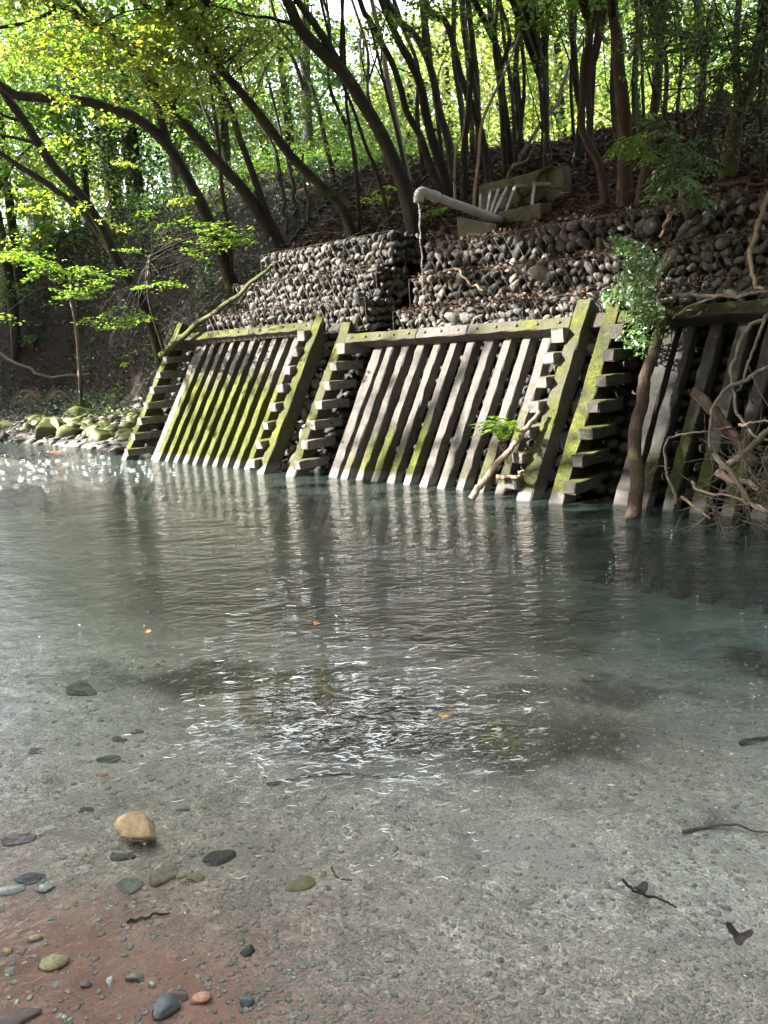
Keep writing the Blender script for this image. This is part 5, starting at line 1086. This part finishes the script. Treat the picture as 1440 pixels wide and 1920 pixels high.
one_leaf('fallen_leaf', 'dark curled leaf sticking out of the water at the right', 1386, 1760, .004, .034, DL, .5); one_leaf('fallen_leaf', 'dark wet leaf snagged on the sunken twig', 1200, 1672, .002, .026, DL, .35, 3)
one_leaf('fallen_leaf', 'orange leaves resting at the far left gravel edge', 95, 851, .0, .16, OL, .1)
GLINT = plain_mat('glint_flecks', (.80, .82, .84), (.90, .91, .92), 40, .25, 0, .1)  # white flecks laid on the ripples as painted sky glints
Vs, Fs, n_ = [], [], 0
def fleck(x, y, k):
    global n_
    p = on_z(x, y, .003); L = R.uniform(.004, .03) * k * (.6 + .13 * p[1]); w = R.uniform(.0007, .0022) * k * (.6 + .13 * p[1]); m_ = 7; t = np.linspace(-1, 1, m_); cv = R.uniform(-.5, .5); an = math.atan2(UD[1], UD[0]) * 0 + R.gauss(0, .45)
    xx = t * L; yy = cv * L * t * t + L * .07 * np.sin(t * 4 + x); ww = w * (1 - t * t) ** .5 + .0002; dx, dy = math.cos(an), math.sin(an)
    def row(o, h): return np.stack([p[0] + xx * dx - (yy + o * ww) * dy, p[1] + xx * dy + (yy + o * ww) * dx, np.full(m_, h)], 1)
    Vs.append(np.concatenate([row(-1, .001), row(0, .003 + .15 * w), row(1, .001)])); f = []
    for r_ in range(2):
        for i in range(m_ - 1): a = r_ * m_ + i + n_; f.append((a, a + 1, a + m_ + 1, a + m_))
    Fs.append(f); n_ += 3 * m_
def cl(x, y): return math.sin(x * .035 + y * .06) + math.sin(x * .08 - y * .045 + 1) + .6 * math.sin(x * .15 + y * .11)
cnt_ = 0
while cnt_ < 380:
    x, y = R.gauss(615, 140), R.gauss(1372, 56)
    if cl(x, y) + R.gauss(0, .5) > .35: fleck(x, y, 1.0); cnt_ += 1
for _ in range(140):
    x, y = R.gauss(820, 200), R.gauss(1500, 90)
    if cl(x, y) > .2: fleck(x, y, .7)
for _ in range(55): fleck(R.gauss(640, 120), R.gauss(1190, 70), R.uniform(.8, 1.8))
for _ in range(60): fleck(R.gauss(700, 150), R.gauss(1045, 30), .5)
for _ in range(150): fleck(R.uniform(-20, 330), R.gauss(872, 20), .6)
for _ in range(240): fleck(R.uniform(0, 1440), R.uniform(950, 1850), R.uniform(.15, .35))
tag(link('glint_flecks', npmesh('glint_flecks', np.concatenate(Vs), np.array([q for f in Fs for q in f]), True), None, GLINT), kind='stuff')
def bedp(x, y, dz=.01):
    z = -.1
    for _ in range(4): p = on_z(x, y, z + dz); z = ground_z(p)
    return np.array([p[0], p[1], z + dz])
stick('sunken_twig', 'dark forked twig lying under the water at lower right', 'twig', [bedp(1168, 1650, .05), bedp(1185, 1668, .05), bedp(1215, 1680, .04), bedp(1245, 1690, .03), bedp(1268, 1702, .03)], 4, DL)
stick('sunken_twig', 'dark sunken branch below the right bank shallows', 'twig', [bedp(1280, 1560), bedp(1330, 1550), bedp(1380, 1548, .02), bedp(1440, 1562)], 3.5, BARK_GREY)
stick('sunken_twig', 'thin dark stick at the edge of the rippled patch', 'twig', [bedp(500, 1470), bedp(540, 1462), bedp(570, 1455), bedp(640, 1450), bedp(720, 1456), bedp(765, 1452)], 3, BARK_GREY)
stick('shore_twig', 'pale brown twig lying on the red sand', 'twig', [bedp(238, 1730), bedp(262, 1722), bedp(290, 1715), bedp(320, 1711)], 3.5, BARK_BROWN)
stick('sunken_twig', 'curled dark twig in the water right of the lone tan stone', 'twig', [bedp(622, 1625, .03), bedp(628, 1640, .03), bedp(640, 1648, .02), bedp(660, 1650, .02)], 2, DL)
stick('sunken_twig', 'dark sunken log at the right edge of the stream', 'log', [bedp(1388, 1392), bedp(1410, 1385, .02), bedp(1450, 1380, .0)], 6, BARK_GREY)
Vs, Fs, n_ = [], [], 0
for k in range(420):
    x, y = R.uniform(-20, 760) if k < 300 else R.uniform(0, 1440), R.uniform(1480, 1925) if k < 300 else R.uniform(1350, 1920)
    if math.sin(x * .021 + 1) * math.sin(y * .028) + R.gauss(0, .5) < -.1: continue
    p = bedp(x, y, 0); r = R.choice((2.5, 3, 3.5, 4, 5, 6.5, 9)) / FPX * np.linalg.norm(p - C0)
    V, F = rock(2 if r > .006 else 1, (r * R.uniform(1, 1.6), r, r * R.uniform(.3, .55)), .3, 5, 1500 + k); a = R.uniform(0, 6.28); ca, sa = math.cos(a), math.sin(a)
    V = V @ np.array([[ca, sa, 0], [-sa, ca, 0], [0, 0, 1]]); Vs.append(V + p); Fs.append(F + n_); n_ += len(V)
tag(link('shore_gravel', npmesh('shore_gravel', np.concatenate(Vs), np.concatenate(Fs)), None, PEBBLE), kind='stuff')
# pebbles on the bed
Vs, Fs, n_ = [], [], 0; V0, F0 = ico(1); M0 = len(V0)
N = 15000
y = 1930 - 700 * NR.uniform(0, 1, N) ** 1.6; x = NR.uniform(-60, 1500, N)
rx = cF + cR * ((x - 720) / FPX)[:, None] + cU * ((960 - y) / FPX)[:, None]; P = C0 + rx * ((-.08 - EYE) / rx[:, 2])[:, None]
d_ = P - O0; zt_ = terrain(d_ @ UD, d_ @ ND)
for _ in range(2): P = C0 + rx * ((zt_ - EYE) / rx[:, 2])[:, None]; d_ = P - O0; zt_ = terrain(d_ @ UD, d_ @ ND)
nn = d_ @ ND; keep = NR.uniform(0, 1, N) < np.where(nn > 5.2, .16, .75); P = P[keep]; zt_ = zt_[keep]; N = len(P)
dist = np.linalg.norm(P - C0, axis=1); s = (1.7 + 4.6 * NR.uniform(0, 1, N) ** 4.5) / FPX * dist
ang = NR.uniform(0, 6.28, N); ca, sa = np.cos(ang), np.sin(ang)
B = V0[None] * (1 + NR.normal(0, .10, (N, M0, 1))) * np.stack([s * NR.uniform(.9, 1.6, N), s * NR.uniform(.7, 1.0, N), s * NR.uniform(.35, .6, N)], 1)[:, None, :]
B = np.stack([B[..., 0] * ca[:, None] - B[..., 1] * sa[:, None], B[..., 0] * sa[:, None] + B[..., 1] * ca[:, None], B[..., 2]], -1)
B = B + np.stack([P[:, 0], P[:, 1], zt_ + s * .15], 1)[:, None, :]
F = (F0[None] + (np.arange(N) * M0)[:, None, None]).reshape(-1, 3)
tag(link('pebbles', npmesh('pebbles', B.reshape(-1, 3), F, True), None, PEBBLE), kind='stuff')

# ------------------------------------------------------------------ unseen trees around the view, added to shade the stream and wall
GN = 'big trees on the near bank'  # group of the unseen trees added for shade
def unseen_tree(label, x, y, h, crad, n, leaf, mat=LEAF_MID, cz=.62, r=1.0, nl=60):
    p = np.array([x, y, 0.0]); b = np.array([x, y, ground_z(p) - .1]); rt = thing('unseen_shade_tree', label, 'tree', b, GN)
    pts = np.array([b + np.array([.25 * math.sin(t * 4 + x), .2 * math.sin(t * 5 + y), h * .8 * t]) for t in np.linspace(0, 1, 7)])
    Vv, F = tube(catmull(pts, 3), [.24, .18, .06], 10, .08); MB().add(Vv - b, F).build('trunk', BARK, rt, True)
    cs = []
    for _ in range(n):
        q = NR.normal(0, 1, 3); q /= np.linalg.norm(q); q *= R.uniform(.25, 1) ** .55; cs.append(b + np.array([0, 0, h * cz]) + q * np.array(crad))
    for j in range(5):
        a = pts[2 + j % 4]; e = cs[j * 7 % len(cs)]; Vv, F = tube(catmull([a, (a + e) / 2 + ZD * .4, e], 4), [.09, .03], 6, .06); MB().add(Vv - b, F).build('branch', BARK, rt, True)
    crown_on(rt, cs, r, nl, leaf, mat, flat=.45, thick=.4)
unseen_tree('unseen shade tree on the near bank, first left of the camera', -8, 2.0, 10, (3.2, 3.0, 3.4), 150, .17)
unseen_tree('unseen shade tree on the near bank, second left of the camera', -12.5, 4.5, 12, (3.6, 3.2, 4.6), 190, .19)
unseen_tree('unseen shade tree on the near bank, leaning in from the left', -9, 7.2, 11, (2.4, 2.4, 3.4), 150, .17, cz=.66)
unseen_tree('unseen shade tree on the near bank, third left of the camera', -17, 9.5, 13, (3.5, 3.4, 5), 190, .19)
unseen_tree('unseen shade tree on the near bank, upstream of the left gravel bar', -15, 14.5, 16, (3.4, 3.4, 6.0), 260, .2)
unseen_tree('unseen shade tree on the near bank, right of the camera', 8, -1, 11, (4, 4, 3.5), 110, .18, cz=.68)
unseen_tree('unseen shade tree on the near bank, far left upstream', -21, 18, 20, (4.2, 4.0, 7.4), 280, .24)
unseen_tree('unseen shade tree on the near bank, last upstream', -27, 24, 21, (4.8, 4.6, 8), 280, .27)
for (lb, x, y, h) in (('behind the camera, left one', -4, -6, 11), ('behind the camera, right one', 3, -8, 11), ('downstream right', 12, 1, 11), ('behind the camera, far left', -10, -4, 11),
                      ('well behind the left ones', -14, -1.5, 11), ('behind the camera, middle one', -.5, -9, 11), ('downstream, behind the right one', 9, -6, 11), ('downstream, last one', 14, -4, 11)):
    unseen_tree('unseen shade tree on the near bank ' + lb, x, y, h + 5, (3.8, 3.5, 6.4), 170, .30, cz=.45, r=1.2, nl=50)
for (lb, uu, nn_, h, cr) in (('on the wall side, right of the picture', 9.5, -3.0, 11, (3.4, 3.4, 4.6)), ('on the wall side, further right of the picture', 13, 0.0, 11, (3.4, 3.4, 4.6))):
    p = W3(uu, nn_, 0); unseen_tree('unseen shade tree ' + lb, p[0], p[1], h, cr, 130, .26, cz=.5, r=1.1, nl=50)
for (lb, px_, py_, dd, h) in (('left of the dark bank, nearest', 60, 600, 11.5, 15), ('left of the dark bank, farther', 20, 520, 13, 17)):
    p = hit(px_, py_) + SUN_DIR * dd; b_ = ground_z(p); hh = (p[2] - b_) / .62  # set along the sun direction to block it from the left bank
    unseen_tree('unseen shade tree ' + lb, p[0], p[1], hh, (3.0, 3.0, 3.2), 190, .22)
for (lb, uu, nn_, h, cr) in (('across the stream upstream, first', -25, 3.5, 12, (3.6, 3.6, 5)), ('across the stream upstream, second', -30, -1.0, 13, (3.8, 3.8, 5.4)), ('across the stream upstream, third', -31, 6, 13, (3.8, 3.8, 5.4))):
    p = W3(uu, nn_, 0); unseen_tree('unseen shade tree ' + lb, p[0], p[1], h, cr, 150, .3, cz=.5, r=1.2, nl=50)
unseen_tree('small unseen shade tree on the near bank just left of the picture', -5.2, 2.4, 6.5, (1.7, 1.5, 2.0), 70, .15, r=.7)  # added out of view to keep the sun off the tan stone
